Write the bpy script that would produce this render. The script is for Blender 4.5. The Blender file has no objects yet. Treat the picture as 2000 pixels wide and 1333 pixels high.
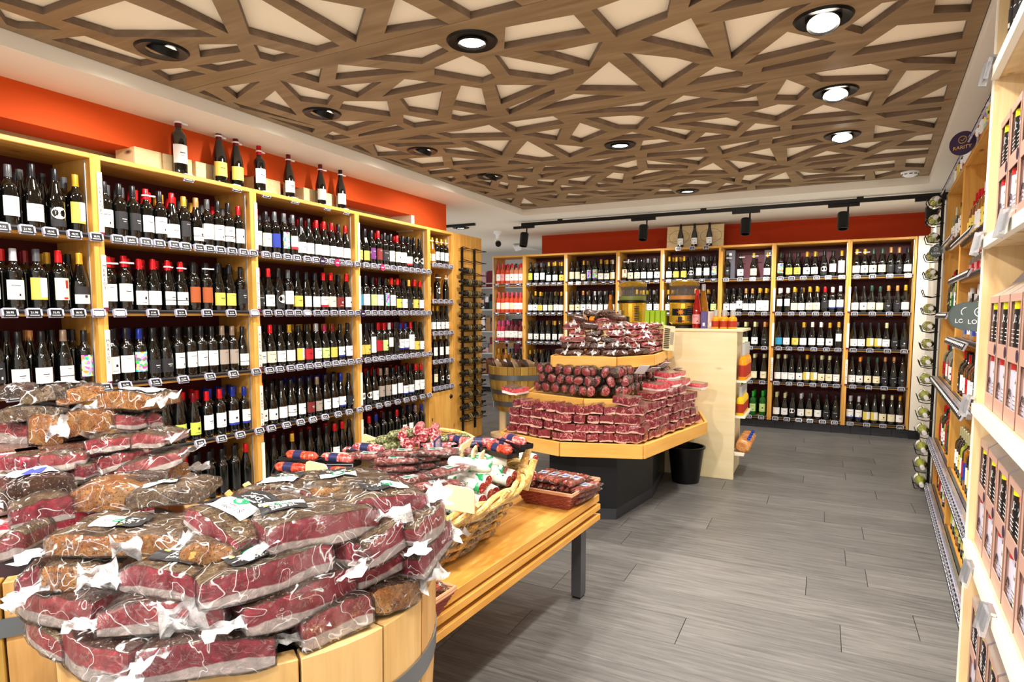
import bpy, bmesh, math, random
from mathutils import Vector, Matrix, noise, geometry
random.seed(7)
SC = bpy.context.scene
COL = SC.collection
PI = math.pi
def rad(a): return math.radians(a)
# ------------------------------------------------------------------ camera (the lens looks 26.9 deg left of the wall direction, 4.5 deg down)
FOC, CX, CY, TH, YAW, HC = 1200.0, 994.0, 707.0, math.atan(95/1200), rad(26.9), 1.40
cd = bpy.data.cameras.new('camera'); cam = bpy.data.objects.new('camera', cd); COL.objects.link(cam)
cam.location = (0, 0, HC); cam.rotation_euler = (PI/2-TH, 0, YAW)
cd.sensor_width = 36; cd.lens = 36*FOC/2000; cd.shift_x = (1000-CX)/2000; cd.shift_y = (CY-666.5)/2000
cd.clip_start = 0.03; cd.clip_end = 60
SC.camera = cam
# ------------------------------------------------------------------ world and exposure
w = bpy.data.worlds.new('shop_air'); SC.world = w; w.use_nodes = True
w.node_tree.nodes['Background'].inputs[0].default_value = (1.0, .93, .84, 1); w.node_tree.nodes['Background'].inputs[1].default_value = 0.55
SC.view_settings.view_transform = 'Standard'; SC.view_settings.look = 'None'
SC.view_settings.gamma = 1; SC.view_settings.use_curve_mapping = False; SC.view_settings.exposure = 0.62
SC.cycles.max_bounces = 8; SC.cycles.diffuse_bounces = 3; SC.cycles.glossy_bounces = 3; SC.cycles.transmission_bounces = 6
SC.cycles.transparent_max_bounces = 24; SC.cycles.sample_clamp_indirect = 6; SC.cycles.caustics_reflective = False; SC.cycles.caustics_refractive = False
SC.cycles.use_denoising = True
SC.cycles.use_fast_gi = True; SC.cycles.fast_gi_method = 'ADD'; w.light_settings.ao_factor = 0.27; w.light_settings.distance = 1.0
# ceiling lamps in view: (x, y, aim x, aim y, aim z, watts)
LAMPS = [(-2.775,1.91,-3.5,1.9,1.4,52),(-2.767,2.93,-3.5,2.9,1.4,52),(-2.725,3.93,-3.5,3.95,1.4,52),(-2.69,4.93,-3.5,4.95,1.4,52),
         (-1.444,2.48,-1.5,2.5,0,46),(-1.348,4.44,-1.45,4.1,0,50),(-1.24,6.39,-1.4,5.6,0,60),
         (-.037,2.955,-.4,2.6,0,75),(.025,3.929,-.2,3.5,0,75),(.083,4.891,-.1,4.6,0,75)]
HIDDEN_LAMPS = [(-2.8,.9,-3.4,.9,1.3,60),(-1.4,.75,-1.3,.95,.9,95),(-.1,1.9,.5,1.9,1.2,55),(-.15,.9,-.9,1.2,.6,65),(-2.4,-.2,-1.8,.9,.9,80),(-1.2,-.6,-1.1,.9,.9,175),(-.1,-.3,-.9,1.0,.8,70),(-4.37,7.185,-4.3,7.5,0,40)]  # out-of-view lamps, those behind the viewer added to brighten heaps; last is visible
TRACKS = [(-3.39,7.1),(-1.869,7.11),(-.759,7.1),(.16,7.12),(.9,7.11)]
def spot(name, loc, aim, e, ang=115, blend=.7, size=.05, col=(1,.94,.85)):
    l = bpy.data.lights.new(name, 'SPOT'); l.energy = e; l.spot_size = rad(ang); l.spot_blend = blend; l.shadow_soft_size = size; l.color = col
    o = bpy.data.objects.new(name, l); COL.objects.link(o); o.location = loc
    o.rotation_euler = (Vector(aim)-Vector(loc)).to_track_quat('-Z', 'Y').to_euler(); return o
for i, (x, y, ax, ay, az, e) in enumerate(LAMPS+HIDDEN_LAMPS):
    spot('overhead_beam', (x, y, 2.555), (ax, ay, az), e)
for x, y in TRACKS:
    spot('track_beam', (x-.02, y+.06, 2.30), (x-.1, 8.2, 1.1), 42, 105, .8, .03)
# ------------------------------------------------------------------ helpers
def lin(h):
    h = h.lstrip('#'); o = []
    for i in (0, 2, 4):
        c = int(h[i:i+2], 16)/255; o.append(c/12.92 if c <= .04045 else ((c+.055)/1.055)**2.4)
    return (*o, 1)
def mat(name, col='#808080', rough=.5, metal=0, spec=.5, coat=0, trans=0, ior=1.45, emit=None, estr=0, alpha=1):
    m = bpy.data.materials.new(name); m.use_nodes = True; b = m.node_tree.nodes['Principled BSDF']; I = b.inputs
    I['Base Color'].default_value = lin(col); I['Roughness'].default_value = rough; I['Metallic'].default_value = metal
    I['Specular IOR Level'].default_value = spec; I['Coat Weight'].default_value = coat; I['Coat Roughness'].default_value = .05
    I['Transmission Weight'].default_value = trans; I['IOR'].default_value = ior; I['Alpha'].default_value = alpha
    if emit: I['Emission Color'].default_value = lin(emit); I['Emission Strength'].default_value = estr
    return m
def nd(m, t, **k):
    n = m.node_tree.nodes.new(t)
    for a, v in k.items():
        if a.startswith('i_'):
            q = a[2:]; q = int(q) if q.isdigit() else q.replace('_', ' ')
            n.inputs[q].default_value = v
        else: setattr(n, a, v)
    return n
def lk(m, a, b): m.node_tree.links.new(a, b)
def ramp(m, fac, stops):
    r = nd(m, 'ShaderNodeValToRGB'); e = r.color_ramp.elements
    while len(e) < len(stops): e.new(.5)
    for q, (p, c) in zip(e, stops): q.position = p; q.color = lin(c)
    lk(m, fac, r.inputs[0]); return r.outputs[0]
def mixc(m, fac, a, b, mode='MIX'):
    n = nd(m, 'ShaderNodeMix', data_type='RGBA', blend_type=mode)
    for s, v in ((n.inputs[0], fac), (n.inputs[6], a), (n.inputs[7], b)):
        if hasattr(v, 'links') or hasattr(v, 'is_output'): lk(m, v, s)
        elif isinstance(v, str): s.default_value = lin(v)
        else: s.default_value = v
    return n.outputs[2]
def noisen(m, vec, scale, detail=4, rough=.55, dist=0):
    n = nd(m, 'ShaderNodeTexNoise'); n.inputs['Scale'].default_value = scale; n.inputs['Detail'].default_value = detail
    n.inputs['Roughness'].default_value = rough; n.inputs['Distortion'].default_value = dist
    if vec is not None: lk(m, vec, n.inputs['Vector'])
    return n.outputs[0]
def coords(m, scale=(1, 1, 1), rnd=True, kind='Object'):
    tc = nd(m, 'ShaderNodeTexCoord'); mp = nd(m, 'ShaderNodeMapping'); mp.inputs['Scale'].default_value = scale
    lk(m, tc.outputs[kind], mp.inputs['Vector'])
    if rnd:
        oi = nd(m, 'ShaderNodeObjectInfo'); mu = nd(m, 'ShaderNodeVectorMath', operation='MULTIPLY'); lk(m, oi.outputs['Random'], mu.inputs[0]); mu.inputs[1].default_value = (13, 29, 7)
        lk(m, mu.outputs[0], mp.inputs['Location'])
    return mp.outputs[0]
def bump(m, h, strength=.3, dist=.01):
    n = nd(m, 'ShaderNodeBump'); n.inputs['Strength'].default_value = strength; n.inputs['Distance'].default_value = dist
    lk(m, h, n.inputs['Height']); b = m.node_tree.nodes['Principled BSDF']; lk(m, n.outputs[0], b.inputs['Normal']); return n
def wood(name, c1, c2, c3, axis='z', rough=.45, scale=1.0, knots=True, rnd=True):
    m = mat(name, c2, rough, spec=.4); s = {'x': (1.2, 14, 14), 'y': (14, 1.2, 14), 'z': (14, 14, 1.2)}[axis]
    v = coords(m, tuple(a*scale for a in s), rnd)
    n1 = noisen(m, v, 1.6, 5, .6, .6); col = ramp(m, n1, [(.28, c1), (.5, c2), (.72, c3)])
    v2 = coords(m, tuple(a*scale*(.16 if a > 2 else .9) for a in s), rnd)
    n2 = noisen(m, v2, 3, 2); col = mixc(m, .35, col, ramp(m, n2, [(.3, c1), (.7, c3)]))
    if knots:
        vv = coords(m, tuple(a*scale*(.36 if a > 2 else 1.6) for a in s), rnd); k = nd(m, 'ShaderNodeTexVoronoi'); k.inputs['Scale'].default_value = 1.25; lk(m, vv, k.inputs['Vector'])
        kr = ramp(m, k.outputs['Distance'], [(.03, '#ffffff'), (.11, '#000000')]); col = mixc(m, kr, col, '#6b3d14')
    b = m.node_tree.nodes['Principled BSDF']; lk(m, col, b.inputs['Base Color']); return m
M = {}
class MB:
    def __init__(s): s.v = []; s.f = []; s.mi = []; s.mats = []; s.uv = []
    def m(s, mt):
        if mt not in s.mats: s.mats.append(mt)
        return s.mats.index(mt)
    def add(s, vs, fs, mt, T=None, uv=None):
        b = len(s.v); k = s.m(mt)
        s.v += [tuple(T @ Vector(v)) if T else tuple(v) for v in vs]
        for f in fs: s.f.append([b+i for i in f]); s.mi.append(k)
        return s
    def box(s, x0, x1, y0, y1, z0, z1, mt, T=None):
        return s.add([(x0,y0,z0),(x1,y0,z0),(x1,y1,z0),(x0,y1,z0),(x0,y0,z1),(x1,y0,z1),(x1,y1,z1),(x0,y1,z1)],
                     [(0,3,2,1),(4,5,6,7),(0,1,5,4),(1,2,6,5),(2,3,7,6),(3,0,4,7)], mt, T)
    def lathe(s, prof, mt, n=20, T=None, a0=0, a1=2*PI, cap=False):
        vs = []; fs = []; full = abs(a1-a0-2*PI) < 1e-6; k = n if full else n+1
        for r, z in prof:
            for i in range(k): a = a0+(a1-a0)*i/n; vs.append((r*math.cos(a), r*math.sin(a), z))
        for j in range(len(prof)-1):
            for i in range(n):
                i2 = (i+1) % k if full else i+1
                fs.append((j*k+i, j*k+i2, (j+1)*k+i2, (j+1)*k+i))
        if cap: fs.append(tuple(range(k))[::-1]); fs.append(tuple((len(prof)-1)*k+i for i in range(k)))
        return s.add(vs, fs, mt, T)
    def cyl(s, p, q, r, mt, n=10, r2=None):
        p, q = Vector(p), Vector(q); d = q-p; T = Matrix.Translation(p) @ d.to_track_quat('Z', 'Y').to_matrix().to_4x4()
        return s.lathe([(r, 0), (r if r2 is None else r2, d.length)], mt, n, T, cap=True)
    def tube(s, pts, r, mt, n=6, radii=None):
        pts = [Vector(p) for p in pts]; vs = []; fs = []; up = Vector((0, 0, 1))
        for i, p in enumerate(pts):
            t = (pts[min(i+1, len(pts)-1)]-pts[max(i-1, 0)]).normalized()
            a = t.cross(up); a = a.normalized() if a.length > 1e-3 else Vector((1, 0, 0)); b = a.cross(t); rr = radii[i] if radii else r
            for k in range(n): g = 2*PI*k/n; vs.append(p+a*rr*math.cos(g)+b*rr*math.sin(g))
        for i in range(len(pts)-1):
            for k in range(n): fs.append((i*n+k, i*n+(k+1) % n, (i+1)*n+(k+1) % n, (i+1)*n+k))
        fs.append(tuple(range(n))[::-1]); fs.append(tuple((len(pts)-1)*n+k for k in range(n)))
        return s.add(vs, fs, mt)
    def prism(s, poly, z0, z1, mt, T=None):
        n = len(poly); vs = [(x, y, z0) for x, y in poly]+[(x, y, z1) for x, y in poly]
        fs = [tuple(range(n))[::-1], tuple(range(n, 2*n))]+[(i, (i+1) % n, n+(i+1) % n, n+i) for i in range(n)]
        return s.add(vs, fs, mt, T)
    def mesh(s, name, smooth=None):
        me = bpy.data.meshes.new(name); me.from_pydata(s.v, [], s.f)
        for mt in s.mats: me.materials.append(mt)
        me.polygons.foreach_set('material_index', s.mi)
        if smooth is not None:
            me.shade_smooth()
            if smooth < 3: me.set_sharp_from_angle(angle=rad(40)) if hasattr(me, 'set_sharp_from_angle') else None
        me.update(); return me
def add(name, me, parent=None, loc=(0, 0, 0), rot=(0, 0, 0), **tags):
    if isinstance(me, MB): me = me.mesh(name, tags.pop('smooth', None))
    o = bpy.data.objects.new(name, me); COL.objects.link(o); o.location = loc; o.rotation_euler = rot
    if parent: o.parent = parent
    for k, v in tags.items(): o[k] = v
    return o
def thing(name, label, cat, loc=(0, 0, 0), rot=(0, 0, 0), group=None, me=None, **k):
    o = add(name, me, None, loc, rot, **k); o['label'] = label; o['category'] = cat
    if group: o['group'] = group
    return o
def struct(name, me, parent=None, **k):
    o = add(name, me, parent, **k)
    if not parent: o['kind'] = 'structure'
    return o
def bevel(o, w=.003, seg=1):
    b = o.modifiers.new('bevel', 'BEVEL'); b.width = w; b.segments = seg; b.limit_method = 'ANGLE'; return o
_tx = {}
def text_geo(t, size=.01):
    """flat text outline as (verts, faces) in the xz plane facing -y, centred"""
    if t not in _tx:
        c = bpy.data.curves.new('t', 'FONT'); c.body = t; c.size = 1; c.align_x = 'CENTER'; c.align_y = 'CENTER'; c.resolution_u = 2
        o = bpy.data.objects.new('t', c); COL.objects.link(o); dg = bpy.context.evaluated_depsgraph_get()
        me = bpy.data.meshes.new_from_object(o.evaluated_get(dg)); _tx[t] = ([tuple(v.co) for v in me.vertices], [tuple(p.vertices) for p in me.polygons])
        bpy.data.objects.remove(o); bpy.data.curves.remove(c); bpy.data.meshes.remove(me)
    v, f = _tx[t]; return [(x*size, 0, y*size) for x, y, z in v], f
ORD = ['first','second','third','fourth','fifth','sixth','seventh','eighth','ninth','tenth','eleventh','twelfth','thirteenth','fourteenth','fifteenth','sixteenth','seventeenth','eighteenth','nineteenth','twentieth']
def ordn(i): 
    if i < 20: return ORD[i]
    t = {2:'twenty',3:'thirty',4:'forty',5:'fifty',6:'sixty',7:'seventy'}[(i+1)//10]
    return {2:'twentieth',3:'thirtieth',4:'fortieth',5:'fiftieth',6:'sixtieth',7:'seventieth'}[(i+1)//10] if (i+1) % 10 == 0 else t+'-'+ORD[(i+1) % 10-1]
# rays from the measured view to real planes, used to survey where things stand
def ray(u, v):
    x = (u-CX)/FOC; y = -(v-CY)/FOC; up = y*math.cos(TH)-math.sin(TH); f = math.cos(TH)+y*math.sin(TH); c, s = math.cos(YAW), math.sin(YAW)
    return Vector((x*c-f*s, f*c+x*s, up))
def at_z(u, v, z):
    r = ray(u, v); return Vector((0, 0, HC))+r*((z-HC)/r.z)
def at_y(u, v, y):
    r = ray(u, v); return Vector((0, 0, HC))+r*(y/r.y)
# ------------------------------------------------------------------ materials
M['pine'] = wood('pine', '#c08030', '#da9c45', '#e8b360', 'x'); M['pinez'] = wood('pine_upright', '#c38434', '#dca048', '#ebb964', 'z')
M['piney'] = wood('pine_deep', '#bd7e2e', '#d69843', '#e5b05e', 'y'); M['pale'] = wood('spruce_ply', '#e0cb98', '#ead8aa', '#f0e2bd', 'x', .5, .7)
M['palez'] = wood('pale_pine_upright', '#d3ac74', '#e5c592', '#efd6ab', 'z'); M['crate'] = wood('crate_pine', '#e0c088', '#edd3a0', '#f3dfb6', 'y', .6)
M['maroon'] = mat('maroon_panel', '#4a1418', .6); M['white'] = mat('white_paint', '#ece4d4', .8); M['soffit'] = mat('cream_soffit', '#e6ddcc', .85)
M['orange'] = mat('orange_paint', '#cf4c10', .8); M['redorange'] = mat('red_orange_paint', '#b8360c', .8); M['beige'] = mat('beige_paint', '#cfc0a0', .85)
M['backing'] = mat('cream_panel', '#f3e2c4', .7); M['black'] = mat('black_plastic', '#0c0c0d', .4); M['blackm'] = mat('black_metal', '#0d0d0e', .35, .3)
M['dark'] = mat('dark_laminate', '#15171b', .45); M['grey'] = mat('grey_steel', '#6f7176', .35, .8); M['silver'] = mat('silver', '#c8c9cc', .3, .9)
M['wpl'] = mat('white_plastic', '#f2f2f2', .35); M['clear'] = mat('clear_plastic', '#e6e8f2', .06, 0, .8, alpha=.30); M['lamp'] = mat('lit_lens', '#ffffff', .3, emit='#fff2dd', estr=14)
M['floorbase'] = mat('floor_joint', '#1c1a18', .8); M['greywall'] = mat('grey_white_wall', '#c9c8c6', .85)
m = M['plank'] = mat('grey_oak_plank', '#7a7570', .42, spec=.45)
v = coords(m, (1.6, 26, 1)); n1 = noisen(m, v, 2.2, 7, .65, .8); col = ramp(m, n1, [(.2, '#413f3e'), (.45, '#5f5d5b'), (.6, '#6f6d6a'), (.85, '#83807d')])
oi = nd(m, 'ShaderNodeObjectInfo'); rv = nd(m, 'ShaderNodeMapRange'); rv.inputs[3].default_value = .82; rv.inputs[4].default_value = 1.1; lk(m, oi.outputs['Random'], rv.inputs[0])
hs = nd(m, 'ShaderNodeHueSaturation'); lk(m, col, hs.inputs['Color']); lk(m, rv.outputs[0], hs.inputs['Value']); lk(m, hs.outputs[0], m.node_tree.nodes['Principled BSDF'].inputs['Base Color'])
bump(m, n1, .05, .001)
M['lattice'] = wood('brown_lattice_wood', '#6c5539', '#866b49', '#9d8260', 'x', .5, .8)
M['edge'] = wood('dark_cut_edge', '#5c4a3c', '#6f5b4a', '#84705c', 'x', .7, 1.0, False)
# ================================================================== the shell
RA = rad(-4.18)                                    # the wall at the aisle's other side runs 4.18 deg off
RU = Vector((math.sin(-RA), math.cos(RA), 0)); RN = Vector((math.cos(RA), -math.sin(-RA), 0)); RO = Vector((.836, 5.875, 0))
def rw(y, d, z=0):                                 # point on that wall: y = world y along the front, d = depth into the wall
    p = RO+RU*((y-5.875)/RU.y)+RN*d; p.z = z; return p
fl = struct('floor', MB().box(-7.5, 2.4, -1.2, 11.5, -.08, -.009, M['floorbase']))
pl = MB().box(0, 1.297, 0, .2485, 0, .008, M['plank']).mesh('plank')
r0 = random.Random(3)
for j in range(48):
    y = -1.2+j*.25; off = r0.random()*1.3
    for i in range(7):
        x = -7.2+i*1.3+off
        if y > 9.5 or x < -5.8 and y < 6 or x > 1.6 or x < -5.2 and y < 5: continue
        add('plank', pl, fl, (x, y, -.008))
# ceiling: lower soffit frame at 2.55, recess with lattice at 2.62
S = 2.55; rx = lambda y: .807+(y-6.618)*.0731
cl = struct('ceiling', MB().box(-7.5, 2.4, -1.2, 11.5, 2.75, 2.8, M['soffit']))
sf = MB(); X0, Y1, Y0 = -3.185, 6.66, -1.0
def slab4(mb, pts, z0, z1, mt): mb.prism(pts, z0, z1, mt)
slab4(sf, [(-7.5, -1.2), (X0, -1.2), (X0, Y1), (-7.5, Y1)], S, 2.75, M['soffit'])
slab4(sf, [(-7.5, Y1), (2.4, Y1), (2.4, 11.5), (-7.5, 11.5)], S, 2.75, M['soffit'])
slab4(sf, [(rx(-1.2), -1.2), (2.4, -1.2), (2.4, Y1), (rx(Y1), Y1)], S, 2.75, M['soffit'])
add('soffit', sf, cl)
add('recess_panel', MB().prism([(X0, -1.2), (rx(-1.2), -1.2), (rx(Y1), Y1), (X0, Y1)], 2.652, 2.70, M['backing']), cl)
# openings of the lattice, surveyed on the plane of its underside
R_ = {'A': (0, 0, 4), 'B': (400, 0, 10/3), 'C': (900, 0, 10/3), 'D': (1400, 0, 10/3), 'E': (600, 220, 4), 'F': (1050, 220, 5), 'G': (1400, 200, 4.444)}
OPEN = '''A -40,0 335,115 700,-20 400,-220
A 480,160 975,5 1700,290 900,290
A -60,45 480,235 40,262 -30,225
A 35,315 310,315 1030,548 455,462
A 400,310 660,280 1240,492 1098,518
A 770,552 1130,590 1250,650 1175,690
A 1180,-30 1640,-30 1785,265
A 1545,348 1850,345 1880,408 1565,448
A 1530,515 1885,462 2010,505 1705,560
A 1180,550 1420,530 1610,580 1325,635
A 1380,765 1595,705 1665,740 1615,840
B 205,-10 355,-10 880,300 730,343 290,222
B 440,-30 700,-10 1050,57 985,275
B 1245,-20 1590,158 1170,218
B 1500,-10 1997,-10 2072,42 1735,125
B 318,290 620,368 450,403 360,380
B 560,485 765,445 742,540
B 1040,385 1510,288 1590,335 1412,420
B 868,420 1380,468 850,518
B 1495,440 1685,362 1820,425 1893,508 1808,543 1495,488
B 112,568 362,530 210,643
B 485,522 840,622 797,685 625,660
B 790,565 1155,533 993,638
B 1155,630 1300,515 1583,548
B 355,675 458,590 600,752
B 95,732 180,665 750,830
B 875,710 905,660 1187,660 1210,760
B 1268,645 1550,595 1518,753 1330,725
B 1620,685 1668,557 1803,577 1838,723
B 1605,775 1615,715 1885,762 1665,790
B 1290,747 1590,802 1365,832 1293,800
B 750,790 1170,787 925,855
B 1000,890 1002,875 1245,812 1305,842
B 262,787 720,840 600,883
B 654,912 830,857 955,897 730,930
C 282,320 290,178 735,97 850,222
C 850,68 1120,-30 1375,-30 1343,118 1013,243
C 1480,50 1500,-10 1610,-20
C 1612,85 1770,-5 2000,-12 1958,14
C 1170,262 1500,118 1648,373
D 40,140 618,17 410,140 95,385
C 218,357 735,453 732,485 590,527 315,490
C 470,335 660,325 925,270 835,437
C 1055,343 1400,378 1557,418 1312,575
C 740,590 965,402 1207,595
C 220,553 570,555 262,680
C 290,710 612,580 610,612 318,747
C 490,722 735,613 1070,625
C 700,745 1347,640 1180,725
C 1270,735 1450,622 1680,647
C 1465,558 1660,433 1838,470 1832,497
C 1618,595 1998,535 1860,610
C 1562,705 1925,627 1943,692
C 250,803 600,757 678,805 362,860
C 400,877 660,835 625,915
C 705,905 775,800 955,860 783,930
C 805,770 1110,752 1228,765 1147,843 1030,843
C 945,915 1115,860 1262,893
C 1290,802 1415,733 1770,735
C 1400,808 1730,765 1845,800 1790,855
C 1212,843 1250,820 1530,853 1465,910
C 1515,930 1595,863 1760,880 1740,900
D 828,192 1075,20 1270,-10 945,223
D 1408,88 1430,-20 1710,-20 1697,70
D 180,422 460,207 780,280
D 288,470 298,440 780,328 718,385
D 875,365 1175,165 1663,127 1660,243
D 1155,388 1640,322 1617,407 1220,410
D 570,487 1000,415 1145,460 1105,525 680,535
D 1072,690 1235,460 1597,447
D 1230,687 1552,543 1478,662
D 370,652 455,517 607,575 522,655
D 820,650 1035,590 980,695
D 160,747 400,680 580,687 388,787
D 470,790 695,683 948,747
D 1030,740 1505,690 1500,712 1097,768
D 487,845 490,818 930,775 978,785
D 1182,793 1470,762 1465,795 1415,835
D 1020,903 1030,815 1305,860
D 1160,953 1300,885 1415,870 1405,940
G 190,303 335,182 550,205 552,250
G 478,362 487,305 830,262 1047,238
G 550,382 850,315 935,345
G 610,515 608,400 1000,355 1175,342 880,405
G 1058,400 1250,355 1535,328 1300,437
G 1248,500 1470,410 1855,395 1852,445
G 680,532 955,422 1215,463
G 755,557 830,522 1180,487 1130,515
G 820,580 1140,552 1020,602
G 1107,602 1250,540 1545,503 1543,563
G 1633,562 1645,495 1868,473 1800,565
G 1358,600 1670,590 1375,670
G 675,597 800,612 1235,620 755,668
G 740,690 900,660 1292,627 1283,675
G 690,712 1135,700 800,722
G 175,460 460,397 523,512
G 0,385 370,325 365,365 50,452
G 60,500 437,535 195,610
G 340,600 510,540 655,560
G 355,705 600,605 650,695
G 210,700 240,635 510,612 290,712
G 20,660 165,648 155,693
G 330,722 580,715 650,735 345,768
G 0,765 80,700 240,725
G 0,812 30,770 265,735 272,775
F 1465,600 1715,492 1868,597
F 60,300 545,345 315,440
F 470,430 690,365 880,385
F 995,370 1030,275 1200,260 1415,308
F 1065,437 1072,398 1625,343 1672,395
F 1200,457 1685,428 1575,510
F 1055,465 1475,520 1460,545 1075,543
F 640,545 975,460 970,510 985,552 878,577
F 215,500 940,418 965,432 600,510
F 45,572 75,520 535,540
F 215,635 430,568 660,583
F 910,640 1055,563 1410,567 935,657
F 620,665 740,587 852,597 830,690
F 303,650 575,612 463,707 303,693
F 1130,680 1380,615 1730,615
F 928,695 935,680 1240,635
F 1020,718 1430,683 1290,735
F 1375,730 1540,658 1765,685 1650,733
F 560,710 590,683 800,712 600,732
F 215,740 235,708 495,742 235,765
F 715,745 1145,748 1100,770
F 430,775 610,758 910,780 640,803
F 645,825 900,800 1050,790 950,825
F 1130,803 1200,750 1300,752 1350,795
F 275,840 300,790 555,815 420,838
F 180,875 480,865 480,895
F 990,875 1110,835 1500,815
F 660,855 1010,835 870,875
F 0,600 285,580 40,640
F 0,655 200,655 150,715 0,700
F 0,820 215,795 185,840
E 620,240 1130,230 1165,248 705,268
E 690,212 920,170 1050,207
E 1003,160 1190,145 1420,97 1597,190 1125,200
E 1195,222 1600,217 1520,338
E 1605,350 1720,222 1980,365 1835,383
E 510,245 825,330 520,345
E 230,288 390,250 412,340
E 480,365 660,365 835,430 620,412
E 720,365 1055,343 1070,415 895,430
E 1055,280 1240,272 1480,360 1085,315
E 1120,348 1500,385 1140,413
E 1190,432 1440,415 1525,422 1250,452
E 937,450 1100,430 1195,460 943,487
E 720,445 845,452 862,490
E 940,520 1135,497 1165,520 1040,552
E 1215,488 1435,468 1248,520
E 1110,555 1220,535 1510,612
E 1285,535 1450,530 1430,573
E 1555,483 1725,510 1690,537 1570,525
E 1490,580 1510,540 1582,555 1565,600
E 1505,462 1775,425 1760,467
E 1635,620 1645,565 1890,590
E 1565,405 1580,368 1750,400
E 1675,640 1930,608 1960,625
E 1400,658 1600,625 1635,645
E 1495,675 1625,670 1560,712
E 1630,735 1692,668 1805,735
E 1250,620 1430,620 1380,640
E 1740,665 1905,685 1870,692'''
ZL = 2.62; holes = []
for ln in OPEN.split('\n'):
    k, *pp = ln.split(); ox, oy, sc = R_[k]
    q = [at_z(ox+float(a.split(',')[0])/sc, oy+float(a.split(',')[1])/sc, ZL).to_2d() for a in pp]
    holes.append([Vector((min(max(p.x, X0+.06), rx(p.y)-.06), min(p.y, Y1-.06))) for p in q])
yy = 1.05
r1 = random.Random(5)
for j in range(8):                                 # the lattice goes on over the camera
    for i in range(11):
        cx, cy = -3.1+i*.36+r1.uniform(-.03, .03)+.12*(j % 2), -.95+j*.25
        if cx > rx(cy)-.2 or cx < X0+.15: continue
        n = r1.choice([3, 4, 4, 5]); a0 = r1.random()*6
        q = [Vector((cx+math.cos(a0+2*PI*k/n)*r1.uniform(.1, .15), cy+math.sin(a0+2*PI*k/n)*r1.uniform(.07, .1))) for k in range(n)]
        if True:
            if max(p.y for p in q) < 1.0: holes.append(q)
def inpoly(p, poly):
    c = False; n = len(poly)
    for i in range(n):
        a, b = poly[i], poly[i-1]
        if (a.y > p.y) != (b.y > p.y) and p.x < (b.x-a.x)*(p.y-a.y)/(b.y-a.y)+a.x: c = not c
    return c
vs = [Vector((X0+.004, -1.1)), Vector((rx(-1.1)-.004, -1.1)), Vector((rx(Y1)-.004, Y1-.004)), Vector((X0+.004, Y1-.004))]; faces = [[0, 1, 2, 3]]
for h in holes:
    b = len(vs); vs += h; faces.append(list(range(b, b+len(h))))
rv_, re_, rf_, _, _, _ = geometry.delaunay_2d_cdt(vs, [], faces, 0, 1e-5)
keep = []
for f in rf_:
    c = sum((rv_[i] for i in f), Vector((0, 0)))/len(f)
    if inpoly(c, vs[:4]) and not any(inpoly(c, h) for h in holes): keep.append(tuple(f))
seams = [-1.2, -.25, 1.02, 2.30, 3.58, 4.86, 6.1, 6.8]
for a, b in zip(seams, seams[1:]):
    bm = bmesh.new(); bv = [bm.verts.new((p.x, p.y, ZL)) for p in rv_]
    for f in keep:
        try: bm.faces.new([bv[i] for i in f])
        except ValueError: pass
    for yv, no in ((a+.0015, (0, -1, 0)), (b-.0015, (0, 1, 0))):
        g = bm.verts[:]+bm.edges[:]+bm.faces[:]
        bmesh.ops.bisect_plane(bm, geom=g, plane_co=(0, yv, 0), plane_no=no, clear_outer=True)
    bmesh.ops.delete(bm, geom=[v for v in bm.verts if not v.link_faces], context='VERTS')
    bmesh.ops.recalc_face_normals(bm, faces=bm.faces)
    bound = [e for e in bm.edges if len(e.link_faces) == 1]; low = {v: v for v in bm.verts}
    up = {v: bm.verts.new((v.co.x, v.co.y, ZL+.03)) for v in list(bm.verts)}
    bm.verts.index_update()
    n0 = len(bm.faces); side = []
    for e in bound:
        v1, v2 = e.verts; side.append(bm.faces.new([v1, v2, up[v2], up[v1]]))
    for f in side: f.material_index = 1
    me = bpy.data.meshes.new('lattice_board'); bm.to_mesh(me); bm.free(); me.materials.append(M['lattice']); me.materials.append(M['edge'])
    add('lattice_board', me, cl)
# walls
OW = -3.60
wl = struct('wall_left', MB().box(-4.3, -3.86, -1.2, 5.49, 0, 2.75, M['beige']))
lb = MB(); lb.box(OW-.25, OW, -1.2, 5.62, 2.355, 2.56, M['orange']); lb.box(OW-.25, OW, 5.05, 5.62, 2.238, 2.355, M['orange'])
add('orange_bulkhead', lb, wl); add('niche_jamb', MB().box(-3.86, OW-.005, 5.0, 5.05, 2.2, 2.355, M['white']), wl)
wb = struct('wall_back', MB().box(-3.76, 1.9, 8.5, 8.7, 0, 2.6, M['redorange']))
struct('wall_far', MB().box(-7.5, -3.77, 10.6, 10.8, 0, 2.75, M['greywall']))
struct('wall_far_side', MB().box(-7.5, -7.3, 5.7, 10.6, 0, 2.75, M['greywall']))
struct('wall_far_end', MB().box(-3.8, -3.7, 8.7, 10.6, 0, 2.75, M['greywall']))
wr = MB(); a, b = rw(-1.2, .42), rw(8.6, .42); n = RN*.15
wr.prism([(a.x, a.y), (b.x, b.y), (b.x+n.x, b.y+n.y), (a.x+n.x, a.y+n.y)][::-1], 0, 2.75, M['white']); struct('wall_right', wr)
# small black strip and white reveal on the far soffit
add('joint_strip', MB().box(-4.9, -4.0, 6.9, 6.94, 2.52, 2.55, M['black']), cl)
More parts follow.
